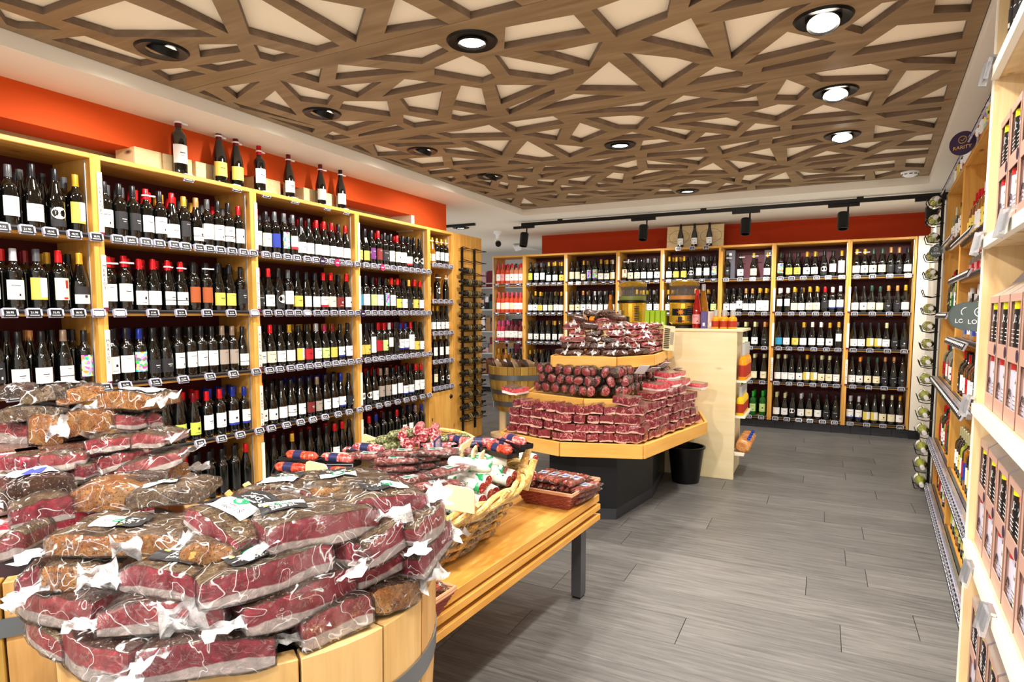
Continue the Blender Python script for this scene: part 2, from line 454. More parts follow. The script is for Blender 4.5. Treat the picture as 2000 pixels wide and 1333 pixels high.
# ---- ceiling lamps
def downlight(x, y, i, tilt, lab, z=ZL, ax='Y'):
    t = thing('downlight', lab, 'ceiling lamp', (x, y, z), group='recessed ceiling lamps')
    add('ring', MB().lathe([(.07, .02), (.07, -.006), (.108, -.010), (.116, 0), (.116, .012)], M['blackm'], 32).mesh('ring', 1), t)
    T = Matrix.Translation((0, 0, -.012 if ax == 'X' else 0)) @ Matrix.Rotation(tilt, 4, ax)
    add('lamp_head', MB().lathe([(.068, .025), (.068, -.012), (.062, -.016), (.056, -.004)], M['blackm'], 28, T).mesh('lamp_head', 1), t)
    add('lens', MB().lathe([(.0005, -.006), (.056, -.006), (.056, .0)], M['lamp'], 28, T).mesh('lens'), t)
LL = ['tilted black ceiling lamp above the first bay of red wine', 'tilted black ceiling lamp above the Cabernet bay', 'tilted black ceiling lamp above the Pinot Noir bay', 'small tilted black ceiling lamp at the far corner of the lattice',
      'round black ceiling lamp facing straight down over the big wicker basket', 'round black ceiling lamp above the stepped meat display', 'round ceiling lamp in the lattice closest to the track rail',
      'glaring tilted lamp above the aisle, largest of its row', 'glaring tilted lamp above the aisle, middle of its row', 'glaring tilted lamp above the aisle, smallest of its row']
for i, (x, y, *_r) in enumerate(LAMPS):
    downlight(x, y, i, rad(28) if i < 4 else (rad(-20) if i > 6 else 0), LL[i], ZL, 'X' if i > 6 else 'Y')
downlight(-4.37, 7.185, 11, 0, 'white glowing lamp in the plain ceiling beyond the lattice', S)
# ---- lighting track with heads
tr = thing('lighting_track', 'long black lighting track under the ceiling before the back wall', 'track rail', (0, 7.1, S))
add('rail', MB().box(-3.42, 1.02, -.018, .018, -.055, -.018, M['blackm']), tr)
for x in (-2.9, -1.2, .3): add('ceiling_clip', MB().box(x-.03, x+.03, -.012, .012, -.02, 0, M['blackm']), tr)
TL = ['black track spotlight at the wine rack end of the rail', 'black track spotlight above the drink dispensers', 'black track spotlight between dispensers and far corner', 'black track spotlight above the corner bays of white wine', 'black track spotlight nearest the upright bottle rack']
TL[4] = 'black track spotlight partly hidden behind the spirits shelves'
for i, (x, y) in enumerate(TRACKS):
    t = thing('track_spotlight', TL[i], 'spotlight', (x, y, S-.055), group='spotlights on the black track')
    add('adapter', MB().box(-.14, .14, -.02, .02, -.03, 0, M['blackm']), t)
    add('stem', MB().cyl((.04, 0, -.03), (.04, 0, -.15), .009, M['blackm'], 8), t)
    T = Matrix.Translation((0, 0, -.17)) @ Matrix.Rotation(rad(-14), 4, 'X')
    add('lamp_head', MB().lathe([(.0, .085), (.05, .085), (.054, .07), (.05, -.085), (.042, -.085), (.042, -.06), (0, -.06)], M['blackm'], 20, T).mesh('lamp_head', 1), t)
t = thing('smoke_detector', 'white round smoke detector at the corner of the wooden lattice', 'smoke detector', (.64, 6.42, ZL))
add('housing', MB().lathe([(.07, 0), (.07, -.012), (.055, -.03), (.03, -.042), (0, -.044)], M['wpl'], 24).mesh('housing', 1), t)
sl = MB()
for k in range(10): a = k*2*PI/10; sl.box(-.012, .012, -.002, .002, -.026, -.018, M['black'], Matrix.Rotation(a, 4, 'Z') @ Matrix.Translation((0, -.0615, 0)))
add('vent', sl, t)
p = at_z(972, 452, S)
t = thing('security_camera', 'white dome-armed security camera with black lens under the far ceiling', 'camera', p)
add('mount', MB().lathe([(.0, 0), (.06, 0), (.06, -.03), (.03, -.05), (.025, -.12), (0, -.12)], M['wpl'], 16).mesh('mount', 1), t)
add('camera_body', MB().cyl((-.02, .04, -.13), (.06, -.1, -.18), .045, M['wpl'], 14), t); add('camera_lens', MB().cyl((.058, -.098, -.179), (.09, -.15, -.198), .04, M['black'], 14), t)
p = at_y(1010, 482, 9.3)
t = thing('security_camera', 'small boxy white camera on the far grey wall', 'camera', p)
add('camera_body', MB().box(-.05, .05, -.09, .09, -.04, .04, M['wpl'], Matrix.Rotation(.5, 4, 'X') @ Matrix.Rotation(.6, 4, 'Z')), t); add('bracket', MB().cyl((0, .05, 0), (0, 1.29, .03), .012, M['wpl'], 8), t)
# ================================================================== shelving
M['rail'] = mat('dark_rail', '#23252b', .35, .4); M['stripw'] = mat('sign_strip', '#efe3d2', .6); M['burg'] = mat('burgundy_print', '#6a1330', .6)
M['ink'] = mat('dark_ink', '#2a1a1c', .7); M['slot'] = mat('slotted_strip', '#d9d9d6', .4, .6)
class Frame:
    def __init__(s, o, rot): s.o = Vector(o); s.rot = rot; s.T = Matrix.Translation(s.o) @ Matrix.Rotation(rot, 4, 'Z')
    def w(s, x, y, z=0): return s.T @ Vector((x, y, z))
def bay(fr, x0, x1, shelves, top, label, depth=.36, bottom=.0, back='maroon', sign=None, wood3=('pine', 'pinez', 'piney'), rails=True, railz=None, open_back=False, pt=.026, wide=(1, 1)):
    P_, Z_, Y_ = (M[k] for k in wood3)
    t = thing('shelf_unit', label, 'shelving', fr.w((x0+x1)/2, 0), (0, 0, fr.rot)); h = (x1-x0)/2
    bevel(add('side_panel', MB().box(-h, -h+pt*wide[0], 0, depth, bottom, top, Z_), t))
    bevel(add('side_panel', MB().box(h-pt*wide[1], h, 0, depth, bottom, top, Z_), t))
    bevel(add('top_board', MB().box(-h+pt, h-pt, .0, depth, top-.026, top, P_), t))
    if not open_back: add('back_panel', MB().box(-h+pt, h-pt, depth-.012, depth-.001, bottom, top-.026, M[back]), t)
    for k, z in enumerate(shelves):
        bevel(add('shelf', MB().box(-h+pt, h-pt, .012, depth-.013, z-.026, z, P_), t))
        if rails:
            rl = MB().box(-h+pt, h-pt, -.002, .011, z-.012, z+.003, M['rail']); rl.box(-h+pt, h-pt, -.004, .011, z-.001, z+.008, M['grey']); add('tag_rail', rl, t)
        if sign and k < len(sign) and sign[k]:
            zt = z+.335 if k == 0 else z+.30
            st = add('sign_strip', MB().box(-h+.002, -h+.028, -.004, -.001, z+.0, zt, M['stripw']).box(-h+.002, -h+.028, -.0045, -.004, z, z+.02, M['burg']), t, label='cream strip with vertical lettering '+sign[k]) if sign[k] != '-' else add('sign_strip', MB().box(-h+.002, -h+.028, -.004, -.001, z+.0, zt, M['stripw']).box(-h+.002, -h+.028, -.0045, -.004, z, z+.02, M['burg']), t)
            tx = MB(); s_ = sign[k] if sign[k] != '-' else ''
            for q, ch in enumerate(s_):
                if ch == ' ': continue
                v_, f_ = text_geo(ch, .023); tx.add(v_, f_, M['ink'], Matrix.Translation((-h+.015, -.0048, zt-.06-q*.0235)))
            if s_: add('lettering', tx, st)
    # slotted uprights on the inside of the far side panel
    sl = MB().box(h-pt-.004, h-pt, .045, .058, bottom, top-.03, M['slot'])
    add('slotted_upright', sl, t)
    return t
FL = Frame((-3.44, 0, 0), PI/2)                    # left wall: local x = world y
ZS = [1.81, 1.41, 1.01, .60, .20]
bays_left = [(.93, 1.965, None, 'pine wine shelf bay closest to the meat barrels, without signs'),
             (1.965, 2.975, ['CABERNET', 'MERLOT', 'MERLOT', '-'], 'pine wine shelf bay with CABERNET and MERLOT signs on its post'),
             (2.975, 4.015, ['PINOT NOIR', 'PINOT NOIR', 'PINOT NOIR', 'PINOT NOIR', '-'], 'pine wine shelf bay with PINOT NOIR signs on its post'),
             (4.015, 5.06, ['-']*5, 'pine wine shelf bay between PINOT NOIR bay and narrow bay')]
for a, b, sg, lab in bays_left: bay(FL, a, b, ZS, 2.235, lab, sign=sg, pt=.027)
nb = bay(FL, 5.06, 5.50, [1.885, 1.525, 1.205, .92, .65], 2.235, 'narrow pine shelf bay with cupboard door at its foot', sign=None, pt=.024)
dr = add('cupboard_door', MB().box(-.19, .19, -.002, .018, .05, .60, M['pinez']), nb); add('door_knob', MB().lathe([(.0, .012), (.018, .01), (.024, 0), (.026, -.004), (.0, -.004)], M['black'], 18, Matrix.Translation((.15, -.004, .53)) @ Matrix.Rotation(PI/2, 4, 'X')), dr)
for k in range(3): add('hinge', MB().box(-.205, -.19, -.004, .004, .12+k*.2, .15+k*.2, M['grey']), nb) if k < 2 else None
t = thing('rack_panel', 'tall pine end panel carrying the black bottle rack', 'panel', (-3.44, 5.80, 0), (0, 0, PI/2))
bevel(add('front_board', MB().box(-.295, .297, 0, .022, 0, 2.235, M['pinez']), t)); bevel(add('side_board', MB().box(.275, .297, .022, .36, 0, 2.235, M['pinez']), t)); add('top_board', MB().box(-.295, .275, .022, .36, 2.21, 2.235, M['pine']), t)
# back wall
FB = Frame((0, 8.05, 0), 0)
ZB = [1.82, 1.40, .985, .565, .135]
XB = [-4.36, -3.84, -3.20, -2.455, -1.86, -1.14, -.53, .262, .905]
LB = ['open-backed end bay holding the rose wine', 'second white wine bay of the back wall, beside the rose bay', 'back wall bay above the tasting barrel end of the display', 'back wall bay behind the green drink dispenser', 'back wall bay behind the orange drink dispenser, with show board on top',
      'back wall bay holding the grey gift boxes', 'back wall bay between gift boxes and corner bay', 'corner bay of the back wall beside the green bottle rack']
for i in range(8):
    sg = [None, None, ['-', '-', '-'], ['-', '-'], ['-', '-'], None, [None, '-', '-', 'SAUVIGNON'], [None, '-', '-', 'RIESLING']][i]
    b_ = bay(FB, XB[i], XB[i+1], ZB, 2.235, LB[i], depth=.38, bottom=.10, sign=sg, open_back=(i == 0), pt=.024)
    if i == 0: add('corner_post', MB().cyl((-.245, .012, 0), (-.245, .012, 2.21), .014, M['silver'], 10), b_)
t = thing('plinth', 'dark stone-look plinth under the back wall shelves', 'plinth', (-1.7, 8.07, 0))
k0 = MB().box(-2.62, 2.66, .03, .30, 0, .098, M['dark']); add('core', k0, t)
M['kick'] = mat('grey_kick_tile', '#34353a', .5); r2 = random.Random(4)
for k in range(26):
    x = -2.62+k*.203; add('tile', MB().box(0, .2, 0, .012+r2.random()*.004, 0, .09, M['kick']), t, (x, .014, .0))
# ---- the bottles -------------------------------------------------------------------------------------------------
G_ = {'k': mat('black_glass', '#050706', .04, coat=1, spec=.8), 'n': mat('green_glass', '#16300c', .05, coat=1, spec=.8, trans=.35), 'g': mat('bright_green_glass', '#1d7a2c', .05, coat=.6, trans=.5),
      'o': mat('rose_orange_wine', '#f0532f', .05, coat=1, trans=.35), 'p': mat('rose_pink_wine', '#e0305a', .05, coat=1, trans=.35), 'l': mat('pale_rose_wine', '#f39a78', .05, coat=1, trans=.35),
      'd': mat('dark_rose_wine', '#6a1020', .05, coat=1, trans=.3), 'a': mat('amber_wine', '#c07818', .05, coat=1, trans=.4), 'y': mat('green_yellow_wine', '#a8b23a', .03, coat=1, trans=.2),
      'w': mat('clear_spirit', '#dfe9e4', .03, coat=1, trans=.8), 'b': mat('brown_spirit', '#9a4a12', .04, coat=1, trans=.4), 'r': mat('red_juice', '#c01818', .05, coat=1, trans=.4)}
CAPC = {'k': '#1b1b1e', 'g': '#56585c', 'r': '#c8141c', 'R': '#6e1018', 'y': '#c99a2c', 'Y': '#d9c61c', 'b': '#1c2c86', 'p': '#a81a50', 's': '#b8bac0', 'w': '#e8e6e2', 'c': '#c0864e', 't': '#8d7866', 'o': '#d9822c', 'n': '#2b4a3a', 'e': '#cfd0a0', 'G': '#2fae3c', 'm': '#d0409a', 'q': '#d84a5a', 'z': '#e07a86'}
CAPN = {'k': 'black', 'g': 'grey', 'r': 'red', 'R': 'dark red', 'y': 'gold', 'Y': 'yellow', 'b': 'blue', 'p': 'purple-red', 's': 'silver', 'w': 'white', 'c': 'copper', 't': 'taupe', 'o': 'orange', 'n': 'dark green', 'e': 'pale olive', 'G': 'green', 'm': 'pink', 'q': 'coral', 'z': 'pale pink'}
LABC = {'w': '#f4f2ee', 'c': '#efe3c0', 'y': '#e2c65a', 'k': '#26262a', 'g': '#c2cf52', 'o': '#a8552a', 'r': '#b51a26', 'b': '#23379a', 't': '#a3968a', 'R': '#7a2424', 'p': '#6a2c74', 'B': '#2f8fb8', 'N': '#c4dc8c', 'z': '#e8a0a0', 'n': '#1f5a3a'}
LABN = {'w': 'white', 'c': 'cream', 'y': 'yellow', 'k': 'black', 'g': 'lime', 'o': 'brown', 'r': 'red', 'b': 'blue', 't': 'taupe', 'R': 'dark red', 'p': 'purple', 'B': 'sky blue', 'N': 'pale green', 'z': 'pink', 'n': 'deep green',
        'h': 'black-and-white', 'a': 'colourful picture', 'u': 'red-edged', 'v': 'oval white', 'x': 'red-printed cream', 'j': 'gold-white', 's': 'square white', 'L': 'tall white', 'i': 'blue-edged', 'q': 'black-lined', '-': 'no'}
CAPM = {k: mat('capsule_'+CAPN[k].replace(' ', '_'), c, .3, .25) for k, c in CAPC.items()}
LABM = {k: mat('paper_'+LABN[k].replace(' ', '_'), c, .6) for k, c in LABC.items()}
m = M['art'] = mat('painted_label', '#ffffff', .5); vo = nd(m, 'ShaderNodeTexVoronoi'); vo.inputs['Scale'].default_value = 60; lk(m, coords(m), vo.inputs['Vector'])
hs = nd(m, 'ShaderNodeHueSaturation'); hs.inputs['Saturation'].default_value = 1.0; lk(m, vo.outputs['Color'], hs.inputs['Color']); lk(m, hs.outputs[0], m.node_tree.nodes['Principled BSDF'].inputs['Base Color'])
# profiles: (outline, label radius, label z0, z1, capsule from, capsule to, capsule r)
PROF = {'b': ([(0, .004), (.03, 0), (.0365, .004), (.0375, .012), (.0375, .188), (.0355, .203), (.028, .216), (.018, .226), (.0145, .24), (.0145, .298), (0, .30)], .0375, .055, .15, .243, .304, .0158),
        'g': ([(0, .004), (.033, 0), (.0385, .004), (.0392, .012), (.0392, .135), (.037, .158), (.029, .192), (.0205, .224), (.0155, .25), (.0145, .298), (0, .30)], .0392, .038, .118, .243, .304, .0158),
        'f': ([(0, .004), (.031, 0), (.0375, .004), (.038, .012), (.038, .14), (.036, .165), (.028, .21), (.019, .255), (.014, .29), (.0135, .328), (0, .33)], .038, .04, .12, .27, .333, .0148),
        's': ([(0, .004), (.034, 0), (.041, .004), (.042, .012), (.042, .15), (.038, .18), (.022, .205), (.015, .215), (.015, .262), (0, .265)], .042, .035, .13, .222, .270, .0185)}
_bm = {}
def glass_mesh(tp, gl):
    k = ('g', tp, gl)
    if k not in _bm: _bm[k] = MB().lathe(PROF[tp][0], G_[gl], 18).mesh('bottle', 1)
    return _bm[k]
def cap_mesh(tp, c):
    k = ('c', tp, c)
    if k not in _bm: p = PROF[tp]; r = p[6]; _bm[k] = MB().lathe([(r+.0008, p[4]), (r, p[4]+.02), (r, p[5]-.004), (r-.002, p[5]), (0, p[5]+.0002)], CAPM[c], 14).mesh('capsule', 1)
    return _bm[k]
rl_ = random.Random(11)
def lab_mesh(tp, l, v=0):
    k = ('l', tp, l, v)
    if k in _bm: return _bm[k]
    p = PROF[tp]; r = p[1]+.0006; z0, z1 = p[2], p[3]; mb = MB(); A = 1.15
    def patch(a, za, zb, mt, dr=0, c=0, n=10): mb.lathe([(r+dr, za), (r+dr, zb)], mt, n, None, -PI/2+c-a, -PI/2+c+a)
    W = LABM['w']; H = z1-z0
    if l == 'h': patch(A, z0, z0+H*.6, W); patch(A, z0+H*.6, z1+.01, LABM['k'])
    elif l == 'a': patch(A*.85, z0, z1+.02, M['art'])
    elif l == 'u': patch(A, z0, z1, W); patch(A, z0+.0, z0+H*.2, LABM['r'], .0003)
    elif l == 'i': patch(A, z0, z1, W); patch(A, z0+.0, z0+H*.14, LABM['b'], .0003)
    elif l == 'q': patch(A, z0, z1, W); patch(A, z0+H*.32, z0+H*.37, M['ink'], .0003)
    elif l == 'v':
        q = [(math.cos(t*2*PI/20)*.85, math.sin(t*2*PI/20)) for t in range(20)]
        mb.add([((r)*math.cos(-PI/2+a), r*math.sin(-PI/2+a), (z0+z1)/2+.012+b*H*.36) for a, b in q]+[(0, -r-.0003, (z0+z1)/2+.012)], [(i, (i+1) % 20, 20) for i in range(20)], W)
        patch(A*.8, z0-.012, z0+.02, LABM['k'])
    elif l == 'x': patch(A, z0, z1+.015, LABM['c']); patch(.22, z0+H*.62, z1+.005, LABM['r'], .0003, .3); patch(.3, z0+.004, z0+.014, LABM['r'], .0003, .1)
    elif l == 'j': patch(A, z0, z1+.012, LABM['y']); patch(.55, z0+.012, z1+.012, W, .0003, .5)
    elif l == 's': patch(A*.75, z0+.03, z1+.02, W)
    elif l == 'L': patch(A, z0-.01, z1+.035, W)
    elif l != '-': patch(A, z0, z1, LABM[l])
    rr = random.Random(v*17+ord(l)); dk = M['ink'] if l not in 'kbpR' else W
    if l in 'wcyugkLqihtNgRrpz' and l != '-':
        def line(c, a, za, hh): mb.lathe([(r+.0006, za), (r+.0006, za+hh)], dk, 4, None, -PI/2+c-a, -PI/2+c+a)
        if v % 4 == 0: line(.1, .35, z0+H*.55, .004); line(.1, .22, z0+H*.42, .002)
        elif v % 4 == 1: line(-.1, .5, z0+H*.7, .003); line(.3, .1, z0+H*.18, .012)
        elif v % 4 == 2: line(.2, .18, z0+H*.4, .014); line(0, .4, z0+H*.15, .002)
        elif v % 4 == 3:
            word = ['Loire', 'Rosé', 'Merlot', 'Speck'][0]
            line(0, .3, z0+H*.8, .002)
    _bm[k] = mb.mesh('label'); return _bm[k]
TPN = {'b': 'straight-shouldered', 'g': 'slope-shouldered', 'f': 'slim tall', 's': 'squat'}
tagring = MB().lathe([(.017, .262), (.021, .262), (.021, .27), (.017, .27), (.017, .262)], M['wpl'], 12).box(.016, .05, -.006, .006, .262, .27, M['wpl']).mesh('security_tag')
used = {}
def bottle(name, code, loc, rz, label, group, cat='wine bottle', glass='k', scale=1, rot=None, ring=False, v=None, z_lab=True):
    tp, cp, lb_ = code[0], code[1], code[2]
    if len(code) > 3: glass = code[3]
    o = thing(name, label, cat, loc, rot or (0, 0, rz), group, glass_mesh(tp, glass))
    if scale != 1: o.scale = (scale,)*3
    add('capsule', cap_mesh(tp, cp), o)
    if lb_ != '-' and z_lab: add('paper_label', lab_mesh(tp, lb_, rl_.randrange(4) if v is None else v), o)
    if ring: add('security_tag', tagring, o, rot=(0, 0, rl_.uniform(-.5, .5)))
    return o
behind = {}
def back_row(mb, fr, x, y, z, tp, cap, glass='k'):
    T = Matrix.Translation(fr.w(x, y, z)); p = PROF[tp]
    mb.lathe([q for q in p[0]][1:], G_[glass], 10, T); r = p[6]; mb.lathe([(r, p[4]), (r, p[5]-.003), (0, p[5])], CAPM[cap], 8, T)
ROWS_L = [  # bay, per shelf codes near -> far, then capsules of the row behind
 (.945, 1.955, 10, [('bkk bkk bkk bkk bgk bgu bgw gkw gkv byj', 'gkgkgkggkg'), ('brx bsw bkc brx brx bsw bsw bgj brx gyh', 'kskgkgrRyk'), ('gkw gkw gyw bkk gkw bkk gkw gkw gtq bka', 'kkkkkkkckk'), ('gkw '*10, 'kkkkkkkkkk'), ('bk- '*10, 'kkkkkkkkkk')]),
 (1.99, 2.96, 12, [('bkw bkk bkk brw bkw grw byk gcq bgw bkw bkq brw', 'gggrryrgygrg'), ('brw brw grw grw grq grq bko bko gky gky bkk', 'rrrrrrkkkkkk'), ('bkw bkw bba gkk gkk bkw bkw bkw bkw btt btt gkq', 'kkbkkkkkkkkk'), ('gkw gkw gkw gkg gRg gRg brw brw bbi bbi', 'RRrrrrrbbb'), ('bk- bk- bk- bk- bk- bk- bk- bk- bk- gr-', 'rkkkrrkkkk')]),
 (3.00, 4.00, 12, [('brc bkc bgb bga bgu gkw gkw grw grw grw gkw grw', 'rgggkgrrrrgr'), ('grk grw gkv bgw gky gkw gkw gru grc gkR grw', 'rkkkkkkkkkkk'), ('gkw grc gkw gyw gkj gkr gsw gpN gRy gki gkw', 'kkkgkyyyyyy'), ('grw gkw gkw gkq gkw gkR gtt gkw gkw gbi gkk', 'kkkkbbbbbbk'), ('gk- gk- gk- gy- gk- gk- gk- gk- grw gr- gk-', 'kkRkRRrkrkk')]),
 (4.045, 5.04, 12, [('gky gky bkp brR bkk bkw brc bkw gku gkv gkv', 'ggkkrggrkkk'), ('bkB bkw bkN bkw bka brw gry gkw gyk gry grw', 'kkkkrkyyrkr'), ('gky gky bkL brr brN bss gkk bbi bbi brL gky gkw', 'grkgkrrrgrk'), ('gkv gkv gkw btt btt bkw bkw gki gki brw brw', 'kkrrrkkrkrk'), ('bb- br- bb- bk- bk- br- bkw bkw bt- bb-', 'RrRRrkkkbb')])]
SHN = ['top', 'second', 'third', 'fourth', 'lowest']; BAYN = ['unsigned bay', 'Cabernet bay', 'Pinot Noir bay', 'bay past Pinot Noir']
bb = MB(); rj = random.Random(9)
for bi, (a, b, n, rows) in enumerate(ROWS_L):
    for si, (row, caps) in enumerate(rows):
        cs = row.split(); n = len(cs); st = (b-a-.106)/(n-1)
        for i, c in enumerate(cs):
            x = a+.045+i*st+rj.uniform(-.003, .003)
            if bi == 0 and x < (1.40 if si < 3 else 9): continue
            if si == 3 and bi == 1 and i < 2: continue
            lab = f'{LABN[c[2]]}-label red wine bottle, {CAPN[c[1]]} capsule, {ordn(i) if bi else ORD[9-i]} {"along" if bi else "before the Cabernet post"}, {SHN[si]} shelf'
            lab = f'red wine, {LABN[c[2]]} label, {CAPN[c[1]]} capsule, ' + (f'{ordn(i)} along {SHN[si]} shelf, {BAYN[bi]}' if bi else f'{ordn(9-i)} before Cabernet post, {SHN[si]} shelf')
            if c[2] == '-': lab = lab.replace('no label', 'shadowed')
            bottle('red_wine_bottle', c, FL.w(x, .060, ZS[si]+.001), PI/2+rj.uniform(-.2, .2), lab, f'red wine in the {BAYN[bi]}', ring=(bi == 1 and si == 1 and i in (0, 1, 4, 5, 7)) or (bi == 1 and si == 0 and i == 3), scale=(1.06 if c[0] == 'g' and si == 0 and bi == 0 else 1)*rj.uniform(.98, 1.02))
        for rw_ in range(2):
            for i in range(n):
                x = a+.045+i*st+(.02 if rw_ else -.012)
                if x < a+.04: x += .03
                if bi == 0 and x < 1.35 or si == 4 and rw_: continue
                back_row(bb, FL, x, .145+rw_*.095, ZS[si]+.001, cs[i][0], caps[min(i, len(caps)-1)])
NR = [(['gyc a', 'gyc a', 'byw', 'byw', 'byw'], 1.885), (['bkw', 'bkv', 'gc-'], 1.525), (['gyw', 'gyw', 'gyw', 'gkw', 'gkw'], 1.205), (['bew', 'bew', 'bew', 'bew'], .92), (['bkc', 'bkc', 'gkv', 'gkv'], .65)]
for k, (cs, z) in enumerate(NR):
    for i, c in enumerate(cs):
        c = c.replace(' ', ''); x = 5.115+i*.33/(len(cs)-1)
        bottle('red_wine_bottle', c, FL.w(x, .06, z+.001), PI/2, f'wine bottle, {LABN[c[2]]} label, {CAPN[c[1]]} capsule, {ordn(i)} along {SHN[k]} shelf, narrow bay', 'wine in the narrow bay', scale=.88, ring=(k in (0, 1)))
# the seven show bottles on top of the left shelves
TOPB = [(352, 345, 'bRw', 1.12), (430, 353, 'gRy', 1.08), (463, 362, 'gRy', 1.05), (508, 372, 'brw', 1.0), (565, 385, 'gRw', 1.0), (627, 400, 'gRw', .98), (666, 408, 'gkw', 1.0)]
for i, (u, v, c, s) in enumerate(TOPB):
    p = ray(u, v); t_ = -3.505/p.x; y = p.y*t_
    bottle('show_bottle', c, (-3.505, y, 2.236), PI/2-.25, f'tall display wine bottle, {LABN[c[2]]} label, {ordn(i)} along the top of the red wine shelves', 'show bottles on top of the red wine shelves', scale=s*1.04, ring=True)
    if i in (0, 1, 2, 3, 4, 5, 6): pass
CR = [(2.38, 2.66), (2.665, 2.79), (3.20, 3.48), (3.49, 3.62), (3.75, 3.90), (3.91, 4.02)]
CR = [(2.25, 2.42), (2.425, 2.62), (2.64, 2.78), (3.10, 3.33), (3.55, 3.72), (3.73, 3.88)]
for i, (a, b) in enumerate(CR):
    t = thing('wooden_wine_crate', f'pale wooden wine crate behind the show bottles, {ordn(i)} from the CABERNET end', 'crate', FL.w((a+b)/2, .12, 2.235), (0, 0, PI/2), 'wooden crates behind the show bottles')
    h = (b-a)/2-.003; H = .115
    for nm, bx in (('front_board', (-h, h, 0, .01, 0, H)), ('back_board', (-h, h, .17, .18, 0, H)), ('end_board', (-h, -h+.01, .01, .17, 0, H)), ('end_board', (h-.01, h, .01, .17, 0, H)), ('lid', (-h, h, 0, .18, H, H+.008))):
        bevel(add(nm, MB().box(*bx, M['crate']), t), .0015)
# ---- back wall rows
ROWS_B = [
 (0, ['bqo qqo', None]),]
def rb(i): return XB[i]+.03, XB[i+1]-.03
RB = {0: [('bqwo bqzo brwo brwl bkwl brwl', 'rr'), ('bqwo bqco bqwo bqco bqwo bqwo', 'qq'), ('bmwp bmwp bmwd bRwd bkwd bRwd', 'pp'), ('bywa bywa bkw bkw', 'kk'), ('bkw bkw bkw bkw', 'kk')],
      1: [('bkg bkw bkw gyw gyw gyy', 'kgkyyy'), ('gkw gyw gyy gkw gkc gkw gyw', 'kykkyk'), ('gkw gkw gkw gkw gyw gkw', 'kkyyyk'), ('gyw gkw gkw gkw gkw gkw', 'yykkkk'), ('gkw gkw gkw gkw gkw', 'kkk')],
      2: [('bkc bkc gyc bka bka gyw gyw gsj', 'kkykkyyk'), ('gkc gkc gcw gkw gsw gkw gkw gkw', 'kkcksskk'), ('gyw gkw gkw gkw gkw gkw gkw', 'ykkkkkk'), ('gkw gkw gkw gkw gkw gkw', 'kkkk'), ('gkw '*6, 'kkkk')],
      3: [('bkx gkc gkc gkw gkw gkw', 'skksss'), ('gkw gkw gyw gyc gkw gkw', 'kkyYsk'), ('gkw gkw gkw gkw gkw', 'kkkk'), ('gkw '*5, 'kkk'), ('gkw '*5, 'kk')],
      4: [('gyw gyy gyy gkv bkw bkw bka', 'yykkskk'), ('gyw gkw gkw gcw gkw gkN', 'ykkcyk'), ('gkw gkw gkw gkw gkw', 'kkkk'), ('gkw '*6, 'kkk'), ('gkw '*6, 'kk')],
      5: [('bkk gkw gyc gyw', ''), ('gkw gkw bkw gcw gcw gyL gyL', 'kkkkkyy'), ('gww gww gec gew gck', 'wweeo'), ('fkc fkc fec fec fec', 'kkeee'), ('gew gew gew bGNg bGNg', 'eeeGG')],
      6: [('bka gky gky gyw gyw gkv bkw byL', 'kkkyykky'), ('bws bws gyc gkw gyc gyc brk bwi bwi', 'wwyyyyrww'), ('gkB gkw gky gyw gww gwq gyw bys', 'kkkyywyy'), ('few few fkw fkw fyj fkj fec fec fkw', 'eekkykeek'), ('gew gew gkv gsw gkc gkw gkk gkk', 'eeksskkk')],
      7: [('gyw gyw gnc gnc gck gck gkw', 'yynncck'), ('gkw gkw gnc gnc gck gck gyw', 'kknnccy'), ('gkw gkw gkj gkj gew gkk gkk', 'kkkkekk'), ('fkw fow fnc fnc fck fck fkk', 'konncck'), ('bsi bsi fkj fkj fec fec fyw', 'sskkeey')]}
BN = ['rose bay', 'bay beside rose', 'third bay from rose', 'green dispenser bay', 'orange dispenser bay', 'gift box bay', 'bay beside corner bay', 'corner bay']
bw = MB()
for bi, rows in RB.items():
    a, b = rb(bi)
    for si, (row, caps) in enumerate(rows):
        cs = row.split(); n = len(cs); st = (b-a-.095)/(n-1)
        for i, c in enumerate(cs):
            x = a+.045+i*st+rj.uniform(-.004, .004); z = ZB[si]+.001
            if bi in (2, 3, 4) and si >= 3: continue
            kind = 'rose' if bi == 0 and si < 3 else 'white'
            bottle(f'{kind}_wine_bottle', c, FB.w(x, .062, z), rj.uniform(-.15, .15), f'{kind} wine, {LABN[c[2]]} label, {CAPN[c[1]]} capsule, {ordn(i)} along {SHN[si]} shelf, {BN[bi]}', f'{kind} wine, {BN[bi]}', scale=rj.uniform(.98, 1.03), ring=(bi in (3, 7) and si == 0 and i < 2) or (bi == 5 and si == 0))
        if caps:
            for rw_ in range(2 if bi < 6 else 1):
                for i in range(n):
                    x = a+.045+i*st+(.03 if bi < 5 else .01)
                    if x < b-.03: back_row(bw, FB, x, .15+rw_*.095, ZB[si]+.001, cs[i][0], caps[min(i, len(caps)-1)], cs[i][3] if len(cs[i]) > 3 else 'k')
o = add('red_wine_bottles_behind', bb.mesh('red_wine_bottles_behind', 1))
o['kind'] = 'stuff'; o['label'] = 'rows of dark wine bottles standing behind the front rows of the red wine shelves'; o['category'] = 'wine bottles'
o = add('white_wine_bottles_behind', bw.mesh('white_wine_bottles_behind', 1))
o['kind'] = 'stuff'; o['label'] = 'rows of wine bottles standing behind the front rows on the back wall'; o['category'] = 'wine bottles'
